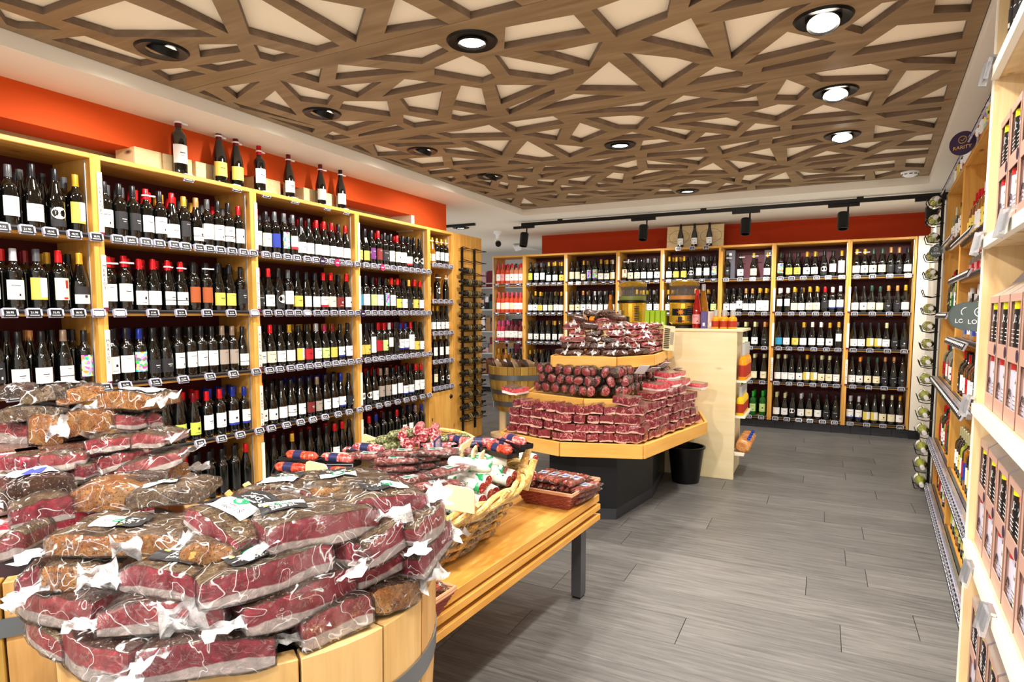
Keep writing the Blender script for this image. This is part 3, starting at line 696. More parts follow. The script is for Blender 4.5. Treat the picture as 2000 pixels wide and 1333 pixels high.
# gift boxes in the sixth bay, wooden show board on top
M['giftgrey'] = mat('grey_gift_card', '#6d6c78', .6); M['plum'] = mat('plum_card', '#6b2738', .5)
for i, (x, h, w_) in enumerate([(-1.045, .36, .11), (-.60, .345, .10)]):
    t = thing('gift_box', ['grey bottle gift box at the dispenser end of the gift box bay', 'grey bottle gift box at the corner end of the gift box bay'][i], 'gift box', FB.w(x, .16, ZB[0]+.001))
    bevel(add('carton', MB().box(-w_/2, w_/2, 0, .11, 0, h, M['giftgrey']), t)); add('lid_flap', MB().box(-w_/2, w_/2, .0, .11, h, h+.004, M['giftgrey']), t); add('seal', MB().box(-.015, .015, -.001, 0, h-.06, h-.03, M['silver']), t)
for i, (x0, x1, u) in enumerate([(-.96, -.66, 'gift box bay'), (-.43, .12, 'bay beside the corner bay')]):
    thing('show_card', f'plum coloured card standing behind the bottles, top shelf, {u}', 'card', FB.w((x0+x1)/2, .33, ZB[0]+.001), me=MB().box(-(x1-x0)/2, (x1-x0)/2, 0, .006, 0, .31, M['plum']))
t = thing('show_board', 'pale wooden crate lid with burnt emblem standing behind three bottles', 'board', FB.w(-1.49, .16, 2.236), (rad(-6), 0, 0))
for k in range(3): bevel(add('plank', MB().box(-.355, .355, 0, .015, k*.098, k*.098+.096, M['crate']), t), .001)
M['burn'] = mat('burnt_line', '#8a6a3a', .8)
em = MB()
for cx in (-.2, .2):
    for k in range(28):
        a, b2 = k*2*PI/28, (k+1)*2*PI/28; em.tube([(cx+.13*math.cos(a), -.001, .15+.09*math.sin(a)), (cx+.13*math.cos(b2), -.001, .15+.09*math.sin(b2))], .0018, M['burn'], 4)
add('emblem', em, t)
for i, u in enumerate((1329, 1356, 1385)):
    p = at_y(u, 480, 8.12)
    bottle('show_bottle', 'gkw', (p.x, 8.12, 2.236), 0, f'dark display bottle with silver-white label before the show board, {["dispenser end","middle","corner end"][i]} one', 'three bottles before the show board', scale=.98, v=1)
# ---- upright rack of lying dark bottles on the pine end panel
t = thing('bottle_rack', 'tall black wire rack on the pine end panel', 'bottle rack', (-3.44, 5.80, 0), (0, 0, PI/2))
for x in (-.14, .12): add('upright_bar', MB().box(x-.014, x+.014, -.018, -.004, .12, 2.10, M['blackm']), t)
zr = [2.105, 1.975]+[1.84-k*.1205 for k in range(14)]
for k, z in enumerate(zr):
    sh = MB(); y0, y1 = -.11, -.018
    for y in (y0, y1): sh.tube([(-.21, y, z-.03), (.21, y, z-.03)], .0035, M['blackm'], 5)
    for x in (-.21, .21): sh.tube([(x, y1, z-.03), (x, y0, z-.03)], .0035, M['blackm'], 5)
    for x in (-.14, .12): sh.tube([(x, -.016, z+.0), (x, y0, z-.03)], .0035, M['blackm'], 5)
    add('bottle_cradle', sh, t)
M['bar_lab'] = mat('black_gold_label', '#3a3428', .5); 
lying = []
for k in range(14):
    z = 1.84-k*.1205
    for sd in ((-1,) if k == 0 else (-1, 1)):
        c = 'bk-'; x = -.03*0 + (.012 if sd > 0 else -.006)
        # neck points outward: away from the rack's middle line
        rot = (PI/2, 0, PI/2+ (PI/2 if sd < 0 else -PI/2)) 
        o = bottle('racked_wine_bottle', c, FL.w(5.80+x+(-.02), -.066, z+.010), 0, f'dark bottle lying in the black rack, {ordn(k)} level down, neck toward the {"narrow bay" if sd < 0 else "tasting barrel"}', 'bottles in the tall black rack', scale=.86)
        o.rotation_euler = (PI/2 if sd > 0 else -PI/2, 0, PI) if False else (rad(-90) if sd > 0 else rad(90), 0, 0)
        mb = MB(); r_ = .0381
        for c0, z0_, z1_, mt in ((0, .06, .145, M['bar_lab']), (0, .075, .082, LABM['y']), (0, .10, .104, LABM['t']), (0, .125, .129, LABM['y'])):
            mb.lathe([(r_+(.0004 if mt != M['bar_lab'] else 0), z0_), (r_+(.0004 if mt != M['bar_lab'] else 0), z1_)], mt, 12, None, -1.3, 1.3)
        add('paper_label', mb.mesh('paper_label'), o)
# ---- far shop behind the gap
# ================================================================== the wall of spirits
FRR = Frame((.836, 5.875, 0), rad(-94.18))          # local x runs towards the viewer, local y into the wall
FN = Frame(tuple(Vector((.836, 5.875, 0))-RN*.13), rad(-94.18))
t = thing('end_panel', 'smooth pale panel behind the rack of green bottles', 'panel', FRR.w(-1.1, .0), (0, 0, FRR.rot))
add('board', MB().box(-1.0, 1.1, 0.02, .04, 0, 2.32, M['white']), t); add('edge_trim', MB().box(1.08, 1.1, .0, .04, 0, 2.32, M['silver']), t)
ZA = [1.89, 1.395, .905, .42, .05]; ZC = [1.82, 1.245, .905, .42, .05]
bay(FRR, .10, 1.17, ZA, 2.32, 'pine spirits bay beside the rack of green bottles', depth=.38, back='piney', pt=.03)
bay(FRR, 1.17, 2.235, ZC[:1]+[1.61]+ZC[1:], 2.32, 'pine spirits bay with the round local signs', depth=.38, back='piney', pt=.03)
bay(FRR, 2.235, 3.33, ZC, 2.32, 'pine spirits bay mostly hidden behind the pale beer shelf', depth=.38, back='piney', pt=.03)
SP = 'w a b n y k r'.split()
rs = random.Random(21)
def spirits(x0, x1, z, n, codes, sh, bayn, y=.06, step=0):
    for i in range(n):
        x = x0+(x1-x0)*(i+.5)/n; c = codes[i % len(codes)]
        sc = rs.uniform(.92, 1.04)
        gn = {'w': 'clear', 'a': 'amber', 'b': 'brown', 'n': 'green', 'y': 'yellow-green', 'k': 'black', 'r': 'red'}[c[3]]
        bottle('spirit_bottle', c, FRR.w(x, y, z+.001), FRR.rot+rs.uniform(-.2, .2), f'{gn} spirit, {LABN[c[2]]} label, {CAPN[c[1]]} cap, {ordn(i)} on {sh} shelf, {bayn}', f'spirits, {bayn}', scale=sc)
bA, bB, bC = 'bay beside green rack', 'bay with local signs', 'half-hidden bay'
spirits(.15, 1.13, 2.321, 5, ['skwa', 'skyb', 'sgwn', 'skub'], 'uppermost', bA); spirits(1.20, 2.2, 2.321, 6, ['syga', 'sewa', 'swua', 'skab', 'syyb', 'sewb'], 'uppermost', bB)
spirits(2.26, 3.2, 2.321, 5, ['sjwb'.replace('j', 'y'), 'ssua', 'syya', 'swwb', 'syab'], 'uppermost', bC)
spirits(.15, 1.13, 1.89, 8, ['bwwy', 'byuw', 'bygy', 'skwn', 'brwa', 'bkwy', 'bwuw', 'srwa'], 'top', bA); spirits(.15, 1.13, 1.395, 8, ['bkkn', 'brkk', 'bkNn', 'sknw', 'bkwy', 'brkn', 'skry', 'bgkk'], 'second', bA)
spirits(.15, 1.13, .905, 9, ['srrw', 'skrn', 'snww', 'bwrw', 'skww', 'srwn', 'swrw', 'bkwn', 'srww'], 'third', bA); spirits(.15, 1.13, .42, 9, ['srrb', 'brwn', 'skwk', 'srwy', 'byrr', 'bknn', 'brrb', 'skzk', 'srun'], 'fourth', bA)
spirits(.15, 1.13, .05, 9, ['bkrk', 'bkyn', 'srra', 'bkwk', 'bykn', 'srak', 'bkpk', 'skoa', 'bkrn'], 'lowest', bA)
spirits(1.22, 2.18, 1.82, 8, ['srya', 'sryb', 'sryb', 'srja', 'swwa', 'skya', 'sryb', 'srya'], 'top', bB)
spirits(1.22, 2.18, 1.245, 9, ['bwww', 'bwiw', 'skba', 'swwa', 'bwiw', 'swba', 'bwNa', 'bkNn', 'swwa'], 'third', bB)
for k in range(0): pass
for i in range(8):
    x = 1.25+i*.12; bottle('miniature_bottle', 'srrw' if i % 2 else 'szzw', FRR.w(x, .07, 1.611), FRR.rot, f'small clear bottle with pink label, {ordn(i)} along the short shelf above the local signs', 'small clear bottles with pink labels', scale=.62)
spirits(1.22, 2.18, .905, 8, ['srkk', 'skwk', 'srwb', 'skrk', 'skwb', 'srik', 'skkk', 'skwb'], 'fourth', bB); spirits(1.22, 2.18, .42, 10, ['bewk', 'bewk', 'beyk', 'bewy', 'berk', 'beba', 'bewk', 'beyk', 'bewk', 'bewy'], 'fifth', bB)
spirits(1.22, 2.18, .05, 9, ['fygk', 'bkwn', 'bkgk', 'byya', 'bkNk', 'bkyk', 'fkgn', 'bkyk', 'bykn'], 'lowest', bB)
spirits(2.29, 3.2, 1.245, 6, ['bwww', 'bkNn', 'swwa', 'bwiw', 'bkkk', 'bkwk'], 'second', bC); spirits(2.29, 3.2, .42, 8, ['bewy', 'bkyk'], 'fourth', bC); spirits(2.29, 3.2, .05, 8, ['bkyk', 'bykn', 'bkgn'], 'lowest', bC)
t = thing('deck_strip', 'pale metal kick strip along the foot of the spirits shelves', 'trim', FRR.w(1.7, -.03), (0, 0, FRR.rot))
add('strip', MB().box(-1.62, 1.63, -.002, .025, .004, .026, M['silver']), t); add('gap', MB().box(-1.62, 1.63, .005, .025, 0, .004, M['black']), t)
# ---- price tags
M['bez'] = mat('tag_bezel', '#111114', .35); M['clip'] = mat('clear_tag_holder', '#b4b3c6', .15, spec=.8, coat=.5); M['eink'] = mat('tag_digits', '#f3f3f3', .5)
_tg = {}
def tag_mesh(v, dark=True):
    if v in _tg: return _tg[v]
    a = MB().box(-.032, .032, -.003, .006, -.021, .023, M['clip']).box(-.034, -.026, -.010, .008, -.012, .02, M['clip']).box(.026, .034, -.010, .008, -.012, .02, M['clip']).box(-.026, .026, -.008, .012, .018, .026, M['clip'])
    b = MB().box(-.0265, .0265, -.0075, -.003, -.0175, .0165, M['bez'])
    c = MB()
    if dark: tv, tf = text_geo(PRICES[v], .0145); c.add(tv, tf, M['eink'], Matrix.Translation((0, -.0079, .003))); c.add([(-.02, -.0079, -.008), (.02, -.0079, -.008), (.02, -.0079, -.0115), (-.02, -.0079, -.0115)], [(0, 1, 2, 3)], M['eink'])
    else: c.box(-.023, .023, -.0082, -.0074, -.014, .013, M['eink'])
    _tg[v] = (a.mesh('price_tag'), b.mesh('display'), c.mesh('digits')); return _tg[v]
PRICES = ['37.95', '35.95', '28.90', '44.95', '54.90', '26.90', '38.95', '48.95', '60.95', '32.90', '21.90', '19.95', '36.50']
def price_tag(loc, rz, label, group, v, tilt=rad(-12)):
    a, b, c = tag_mesh(v, v < 90)
    o = thing('price_tag', label, 'price tag', loc, (tilt, 0, rz), group, a)
    d = add('display', b, o); add('digits' if v < 90 else 'blank_screen', c, o if False else d); return o
rt = random.Random(8); tagmass = MB()
def mass_tag(T):
    tagmass.box(-.032, .032, -.003, .006, -.021, .023, M['clip'], T).box(-.0265, .0265, -.0075, -.003, -.0175, .0165, M['bez'], T).box(-.018, .018, -.009, -.0075, -.003, .009, M['eink'], T)
for bi, (a, b, n, rows) in enumerate(ROWS_L):
    for si, (row, caps) in enumerate(rows):
        n = [12, 6, 6, 6, 6][si] if bi == 1 else (11 if bi > 1 and si < 3 else 8)
        if bi == 0: n = 10
        if si == 4 and bi != 3: n = 0
        if si == 3 and bi == 1: n = 7
        for i in range(n):
            x = a+.06+i*(b-a-.075)/(n-1)+rt.uniform(-.008, .008)
            if bi == 0 and x < 1.42 or si == 3 and bi == 1 and i < 3: continue
            nm = f'price tag on {SHN[si]} shelf rail, {ordn(i) if bi else ordn(n-1-i)} {"along the" if bi else "before the Cabernet post,"} {BAYN[bi]}'
            price_tag(FL.w(x, -.014, ZS[si]-.012), PI/2, nm, f'price tags of the {BAYN[bi]}', 99 if (bi, si, i) in ((1, 1, 0), (1, 1, 5), (2, 1, 4), (0, 1, 9)) else rt.randrange(13), rad(-12)+(rad(-14) if si > 1 else 0))
for k, z in enumerate([1.885, 1.525, 1.205, .92, .65]):
    for i in range(4): price_tag(FL.w(5.13+i*.10, -.014, z-.012), PI/2, f'price tag on {SHN[k]} shelf rail, {ordn(i)} along the narrow bay', 'price tags of the narrow bay', rt.randrange(13))
for i, (u, v) in enumerate([(367, 347), (461, 366), (519, 378), (575, 391), (638, 405), (675, 411)]):
    p = ray(u, v); y = p.y*(-3.455/p.x); price_tag((-3.455+.004, y, 2.215), PI/2, f'price tag clipped to the top board below the show bottles, {ordn(i)} along', 'price tags below the show bottles', rt.randrange(13), 0)
TB = {0: 3, 1: 6, 2: 6, 3: 5, 4: 5, 5: 4, 6: 6, 7: 4}
for bi, n in TB.items():
    a, b = rb(bi)
    for si, z in enumerate(ZB):
        if bi in (2, 3, 4) and si > 2: continue
        for i in range(n):
            x = a+.05+i*(b-a-.1)/max(1, n-1)+rt.uniform(-.01, .01)
            if bi >= 5 and si < 5: price_tag(FB.w(x, -.014, z-.012), 0, f'price tag on {SHN[si]} shelf rail, {ordn(i)} along the {BN[bi]}', f'price tags of the {BN[bi]}', rt.randrange(13))
            else: mass_tag(Matrix.Translation(FB.w(x, -.014, z-.012)) @ Matrix.Rotation(rad(-12), 4, 'X'))
for i, u in enumerate((1325, 1352, 1379)):
    p = at_y(u, 485, 8.03); price_tag((p.x, 8.036, 2.215), 0, f'price tag under the three bottles before the show board, {["dispenser end","middle","corner end"][i]}', 'price tags under the show board', i, 0)
def rail_tags(z, x0, x1, st, name, indiv):
    n = int((x1-x0)/st)
    for i in range(n):
        x = x0+(i+.5)*st; L = FRR.w(x, -.043, z-.012)
        if indiv: price_tag(L, FRR.rot, f'price tag on the {name} spirits rail, {ordn(i)} from the green bottle rack', f'price tags on the {name} spirits rail', rt.randrange(13), rad(-34))
        else: mass_tag(Matrix.Translation(L) @ Matrix.Rotation(FRR.rot, 4, 'Z') @ Matrix.Rotation(rad(-24), 4, 'X'))
RAILS = [(.905, 'knee-high', .12, 2.25, .062), (.42, 'shin-high', .12, 3.1, .062), (.05, 'ankle-high', .12, 3.1, .062)]
for z, nm, x0, x1, st in RAILS:
    t = thing('tag_rail', f'protruding grey {nm} rail full of price tags on the spirits wall', 'rail', FRR.w((x0+x1)/2, -.026, z), (0, 0, FRR.rot))
    h = (x1-x0)/2; add('rail_profile', MB().box(-h, h, -.004, .018, -.02, .006, M['silver']), t); add('backing_strip', MB().box(-h, h, -.008, -.004, -.012, .004, M['rail']), t)
    rail_tags(z, x0, x1, st, nm, z < .5)
for z, x0, x1 in ((2.32, .15, 3.3), (1.89, .5, 1.15), (1.395, .3, 1.15), (1.82, 1.2, 2.2), (1.61, 1.2, 2.2), (1.245, 1.2, 2.2)): rail_tags(z, x0, x1, .13 if z > 2 else .07, '', False)
o = add('price_tags', tagmass); o['kind'] = 'stuff'; o['label'] = 'price tags on the back wall rails near the rose wine and the upper spirits rails'; o['category'] = 'price tags'
# ---- round shelf signs
M['disc'] = mat('grey_green_disc', '#4a5554', .5); M['discp'] = mat('dark_purple_disc', '#2a1438', .5); M['discr'] = mat('berry_disc', '#a02050', .5); M['gold'] = mat('gold_print', '#c9a24a', .4)
def disc(u, v, off, r, txt, mt, tm, label, fr=None):
    a, b = ray(u, v), None; k = .836-5.875*.0731+off; tt = k/(a.x-.0731*a.y); p = a*tt+Vector((0, 0, HC))
    T = Matrix.Rotation(PI/2, 4, 'X')
    o = thing('shelf_sign', label, 'sign', p, (0, 0, rad(-31)), 'round shelf signs', MB().lathe([(0, -.0015), (r, -.0015), (r, .0015), (0, .0015)], mt, 32, T))
    tv, tf = text_geo(txt, r*.42); add('lettering', MB().add(tv, tf, tm, Matrix.Translation((0, -.002, -r*.35))), o)
    e = MB()
    for q in range(16): a0, a1 = q*2*PI/16, (q+1)*2*PI/16; e.tube([(r*.3*math.cos(a0), -.002, r*.3+r*.3*math.sin(a0)), (r*.3*math.cos(a1), -.002, r*.3+r*.3*math.sin(a1))], r*.025, tm, 4)
    e.tube([(-r*.15, -.002, r*.32), (0, -.002, r*.2), (r*.18, -.002, r*.42)], r*.025, tm, 4); add('emblem', e, o)
    add('stem', MB().box(-.004, .004, 0, .004, -.02, .02, M['clip'], Matrix.Translation((r, .002, 0))), o)
disc(1880, 280, -.07, .062, 'RARITY', M['discp'], M['gold'], 'dark purple round sign reading RARITY on the top of the spirits wall')
disc(1828, 491, -.07, .045, 'LOCAL', M['disc'], M['eink'], 'small grey-green round sign reading LOCAL beside the green bottle rack')
disc(1880, 618, -.07, .062, 'LOCAL', M['disc'], M['eink'], 'grey-green round sign reading LOCAL, deeper of the close pair'); disc(1887, 618, -.085, .062, 'LOCAL', M['disc'], M['eink'], 'grey-green round sign reading LOCAL, front of the close pair')
disc(1914, 619, -.06, .062, 'LOCAL', M['disc'], M['eink'], 'grey-green round sign reading LOCAL, cut by the beer shelf edge')
for i, (x, z, mt, l) in enumerate([(3.58, 1.81, 'discp', 'dark purple'), (3.74, 1.81, 'discr', 'berry red'), (4.30, 1.81, 'discr', 'berry red'), (4.035, 1.41, 'discp', 'violet')]):
    o = thing('shelf_sign', f'small {l} round sign on the {"top" if z > 1.6 else "second"} rail, {"Pinot Noir bay" if x < 4.02 else "bay past Pinot Noir"}', 'sign', FL.w(x, -.03, z-.015), (0, 0, PI/2), 'round shelf signs', MB().lathe([(0, -.0015), (.03, -.0015), (.03, .0015), (0, .0015)], M[mt], 24, Matrix.Rotation(PI/2, 4, 'X')))
    add('print', MB().box(-.015, .015, -.0022, -.0015, -.004, .004, M['eink']), o)
# ---- upright rack of green white-wine bottles
t = thing('bottle_rack', 'tall black wire rack of green bottles at the end of the aisle', 'bottle rack', FRR.w(.03, -.015), (0, 0, FRR.rot))
add('upright_bar', MB().box(.0, .024, -.02, 0, .03, 2.36, M['blackm']), t)
k = 0
for i in range(17):
    z = 2.27-i*.139; cr = MB(); 
    for x in (.085, -.10):
        cr.tube([(x, -.115, z+.005), (x, -.10, z-.042), (x, -.05, z-.052), (x, .0, z-.042)], .0035, M['blackm'], 5)
    cr.tube([(.085, -.115, z+.005), (-.10, -.115, z+.005)], .0035, M['blackm'], 5); cr.tube([(.085, -.02, z-.03), (-.10, -.02, z-.03)], .0035, M['blackm'], 5)
    add('bottle_cradle', cr, t)
    if i == 5: continue
    o = bottle('racked_green_bottle', 'gwwy', FRR.w(-.13, -.072, z), 0, f'green-yellow bottle lying in the rack at the aisle end, {ordn(k)} from the top', 'green bottles in the aisle-end rack', scale=1.05)
    o.rotation_euler = Matrix.Rotation(FRR.rot, 4, 'Z').to_3x3().__matmul__(Matrix.Rotation(PI/2, 3, 'Y')).to_euler(); k += 1
# ================================================================== the pale beer shelf close by
M['wedge'] = mat('white_shelf_edge', '#f3ead6', .5); M['carton'] = mat('rose_brown_carton', '#b58f80', .55); M['cartin'] = mat('grey_carton_inside', '#8f8a8c', .7)
M['wind'] = mat('dark_window', '#141216', .3); M['canb'] = mat('black_can_label', '#17171a', .35); M['cany'] = mat('yellow_can_band', '#d8d820', .4); M['cano'] = mat('orange_can_band', '#e0642a', .4)
M['cang'] = mat('lilac_grey_label', '#b9b4c4', .45); M['canr'] = mat('red_band', '#b02626', .4); M['canw'] = mat('ivory_label', '#efe8da', .5); M['foil'] = mat('crumpled_foil', '#b5a9a2', .25, .6); M['foot'] = mat('printed_amber', '#c98618', .4)
xn0 = (5.875-2.50)/math.cos(rad(4.18)); xn1 = (5.875-.95)/math.cos(rad(4.18)); c_ = (xn0+xn1)/2; h = (xn1-xn0)/2
t = thing('beer_shelf', 'tall pale wooden shelf unit with white edges, closest at the aisle side', 'shelving', FN.w(c_, 0), (0, 0, FN.rot))
for x in (-h, h-.022):
    sp = add('side_panel', MB().box(x, x+.022, .004, .42, 0, 2.53, M['palez']), t); add('white_edge', MB().box(x, x+.022, 0, .004, 0, 2.53, M['wedge']), sp)
NZ = [2.17, 1.64, 1.105, .645, .12]
for z in NZ:
    sh = add('shelf', MB().box(-h+.022, h-.022, .014, .42, z-.028, z, M['palez']), t); add('white_edge', MB().box(-h+.022, h-.022, -.006, .014, z-.034, z, M['wedge']), sh)
add('back_panel', MB().box(-h+.022, h-.022, .405, .42, .0, 2.53, M['palez']), t)
def beer_pack(x, z, label, var=0):
    W, D, H = .162, .16, .385
    t = thing('beer_carton', label, 'beer carton', FN.w(x, .022, z+.001), (0, 0, FN.rot), 'window cartons on the pale shelf')
    ct = MB(); w_ = W/2
    # front with two windows: build it from strips
    zs = [0, .045, .165, .205, .325, .345]; m_ = M['carton']
    for a, b in ((0, .045), (.165, .205), (.325, .345)): ct.box(-w_, w_, 0, .002, a, b, m_)
    for a, b in ((.045, .165), (.205, .325)): ct.box(-w_, -w_+.012, 0, .002, a, b, m_); ct.box(w_-.012, w_, 0, .002, a, b, m_)
    ct.box(-w_, -w_+.002, 0, D, 0, .345, m_); ct.box(w_-.002, w_, 0, D, 0, .345, m_); ct.box(-w_, w_, D-.002, D, 0, .345, m_); ct.box(-w_, w_, .002, D, .183, .187, M['wind']); ct.box(-w_+.002, w_-.002, .085, .087, .03, .345, M['wind'])
    add('carton_body', ct, t)
    gb = MB(); gb.add([(-w_, 0, .345), (w_, 0, .345), (w_, .05, .385), (-w_, .05, .385), (-w_, D/2, .425), (w_, D/2, .425), (-w_, D, .345), (w_, D, .345)], [(0, 1, 2, 3), (3, 2, 5, 4), (4, 5, 7, 6), (0, 3, 4, 6), (1, 7, 5, 2)], M['cartin'])
    gb.mi[0] = gb.m(M['foil']); add('gable_top', gb, t)
    add('window_film', MB().box(-w_+.012, w_-.012, -.0006, 0, .205, .325, M['clear']), t) if False else None
    for lv, z0 in ((1, .205), (0, .035)):
        for k in (-1, 1):
            xx = k*.035; a = MB(); lb_, band = ((M['canb'], [M['cany'], M['cano']][(k+1)//2]) if lv else ([M['cang'], M['canw']][(k+1)//2], [M['canr'], M['wind']][(k+1)//2]))
            T = Matrix.Translation((xx, .0375, 0)); top = z0+(.12 if lv else .13)
            a.lathe([(.0335, z0), (.0335, top-.02)], lb_, 16, T, PI, 2*PI); a.lathe([(.0336, top-.02), (.0336, top)], band, 16, T, PI, 2*PI)
            cb = add('can', a, t)
            tx = MB(); s_ = (['EUS', 'IPA'] if lv else ['', 'Ale'])[(k+1)//2]
            if s_: v_, f_ = text_geo(s_, .034 if lv else .02); tx.add([(q[0]*.8, -.0337 - .0008 + abs(q[0])**2*14, q[2]) for q in v_], f_, M['eink'] if lv else M['ink'], Matrix.Translation((xx, .0375, top-.047)))
            for q in range(4): tx.box(-.018, .018, -.0345, -.034, z0+.012+q*.011, z0+.0135+q*.011, M['eink'] if lv else M['ink'], T)
            if lv == 0 and k < 0:
                for q in range(3): tx.tube([(xx-.02+q*.006, .0028, z0+.03+q*.012), (xx+.0, .0028, z0+.06), (xx+.018, .0028, z0+.04+q*.008)], .0009, M['ink'], 4)
            add('can_print', tx, cb)
    add('round_seal', MB().lathe([(0, -.0012), (.016, -.0012), (.016, -.0002)], M['discp'], 20, Matrix.Translation((w_-.018, 0, .186)) @ Matrix.Rotation(PI/2, 4, 'X') @ Matrix.Scale(-1, 4, (0, 0, 1))), t) if True else None
LV = ['row nearest the ceiling', 'upper row', 'eye-level row', 'knee-level row']
for r_, z in enumerate([1.64, 1.105, .645, .12]):
    for i in range(6):
        beer_pack(xn0+.022+.13+i*.175+(-.03 if r_ == 2 else 0), z, f'rose-brown beer carton, {ordn(i)} from the aisle end, shelf {["above eye level","at chest level","at knee level","at the foot"][r_]}')
for i in range(2): beer_pack(xn0+.022+.13+i*.175, 2.17, f'rose-brown window carton of beer on the highest shelf, {ordn(i)} from the aisle end') if False else None
for i in range(5):
    x = xn0+.08+i*.09
    o = bottle('beer_bottle', 'bkkk', FN.w(x, .06, 2.171), FN.rot, f'tall dark beer bottle on the highest pale shelf, {ordn(i)} from the aisle end', 'dark bottles on the highest pale shelf')
TH_ = [(xn0+.035, 2.165), (xn0+.06, 1.625), (xn0-.0, 1.09), (xn0+.27, .61), (xn0+.62, .62), (xn0+.55, 1.63)]
for i, (x, z) in enumerate(TH_):
    t = thing('tag_holder', f'clear plastic price holder with chrome clip, {["high at the aisle edge","under the upper carton row","at the aisle edge below the carton windows","below the knee-level cartons","further along the knee-level edge","further along the upper carton row"][i]}', 'tag holder', FN.w(x, -.012, z), (rad(-10), 0, FN.rot), 'clear price holders of the pale shelf')
    add('holder', bevel(add('q', MB().box(-.03, .03, -.012, 0, -.035, .03, M['clear']), None), .003).data, t) if False else add('holder', MB().box(-.03, .03, -.012, 0, -.035, .03, M['clear']), t)
    add('display', MB().box(-.021, .021, -.009, -.004, -.024, .02, M['bez']), t); add('clip', MB().box(-.034, -.028, -.018, .004, -.04, .034, M['silver']).box(-.034, .034, -.004, .008, .028, .036, M['silver']), t)
t = thing('filler_panel', 'narrow pale panel between the corner bay and the green bottle rack', 'panel', (1.02, 8.04, 0)); add('board', MB().box(-.108, .25, 0, .02, .1, 2.235, M['white']), t); add('base', MB().box(-.108, .25, .005, .02, 0, .1, M['dark']), t)
# ================================================================== stepped meat display
M['lite'] = wood('golden_pine', '#c98f3e', '#dba351', '#e8b765', 'x', .4, .7); M['base'] = mat('black_base_panel', '#14161a', .4)
def offs(poly, d):
    n = len(poly); out = []
    c = sum((Vector(p) for p in poly), Vector((0, 0)))/n
    for p in poly: v = Vector(p)-c; out.append(tuple(c+v*(1-d/v.length)))
    return out
T1 = [(-1.955, 3.758), (-1.469, 3.623), (-.976, 3.787), (-.764, 4.815), (-.90, 5.33), (-2.1, 5.33), (-2.09, 4.55)]
T2 = [(-1.897, 4.053), (-1.414, 3.906), (-1.139, 4.018), (-.992, 5.33), (-2.08, 5.33), (-2.04, 4.6)]
T3 = [(-1.721, 4.096), (-1.266, 4.155), (-1.104, 4.53), (-1.15, 5.33), (-1.86, 5.33), (-1.83, 4.6)]
ZT = [.57, .82, 1.09]
ds = thing('stepped_display', 'three-tier many-sided pine display stand with black base, piled with meat', 'display stand', (-1.6, 4.5, 0))
def loc_(p): return [(x+1.6, y-4.5) for x, y in p]
def tier(poly, z, th, nm):
    tp = add(nm, MB().prism(loc_(poly), z-th, z-.012, M['piney']), ds); n = len(poly)
    # a separate front lip board along every side
    c = sum((Vector(p) for p in poly), Vector((0, 0)))/n
    for i in range(n):
        a, b = Vector(poly[i]), Vector(poly[(i+1) % n]); d = (b-a).normalized(); nn = Vector((d.y, -d.x)); L = (b-a).length
        if nn.dot((a+b)/2-c) < 0: nn = -nn
        ang = math.atan2(d.y, d.x); o = add('edge_board', MB().box(0, L, -.001, .018, -th-.002, .004, M['lite']), tp, (a.x+1.6, a.y-4.5, z), (0, 0, ang))
        if nn.dot(Vector((-d.y, d.x))) < 0: o.data = MB().box(0, L, -.018, .001, -th-.002, .004, M['lite']).mesh('edge_board')
        bevel(o, .002)
tier(T1, ZT[0], .085, 'lower_tier'); tier(T2, ZT[1], .055, 'middle_tier'); tier(T3, ZT[2], .075, 'upper_tier')
B1 = [(-1.72, 4.02), (-1.55, 3.97), (-1.192, 3.952), (-1.107, 4.58), (-1.177, 5.33), (-2.1, 5.33), (-2.1, 4.4)]
B1 = [(-1.66, 3.90), (-1.45, 3.86), (-1.195, 3.965), (-1.10, 4.58), (-1.177, 5.33), (-1.95, 5.33), (-1.9, 4.5)]
add('plinth', MB().prism(loc_(B1), 0, .075, M['kick']), ds)
add('base_cabinet', MB().prism(loc_(B1), .075, ZT[0]-.086, M['base']), ds)
for a, b, z0, z1 in ((T2, .14, ZT[0], ZT[1]-.056), (T3, .2, ZT[1], ZT[2]-.076)): add('riser', MB().prism(loc_(offs(a, b)), z0-.01, z1, M['piney']), ds)
sg = add('price_card', MB().box(-.045, .045, -.002, 0, -.035, .035, M['bez']), ds, (-1.14+1.6-.02, 4.44-4.5-.02, ZT[2]-.033), (0, 0, rad(66)))
v_, f_ = text_geo('Speck', .022); add('lettering', MB().add(v_, f_, M['eink'], Matrix.Translation((0, -.003, .018))).box(-.03, .03, -.003, -.002, -.004, 0, M['eink']).box(-.03, -.01, -.003, -.002, -.026, -.014, M['eink']), sg)
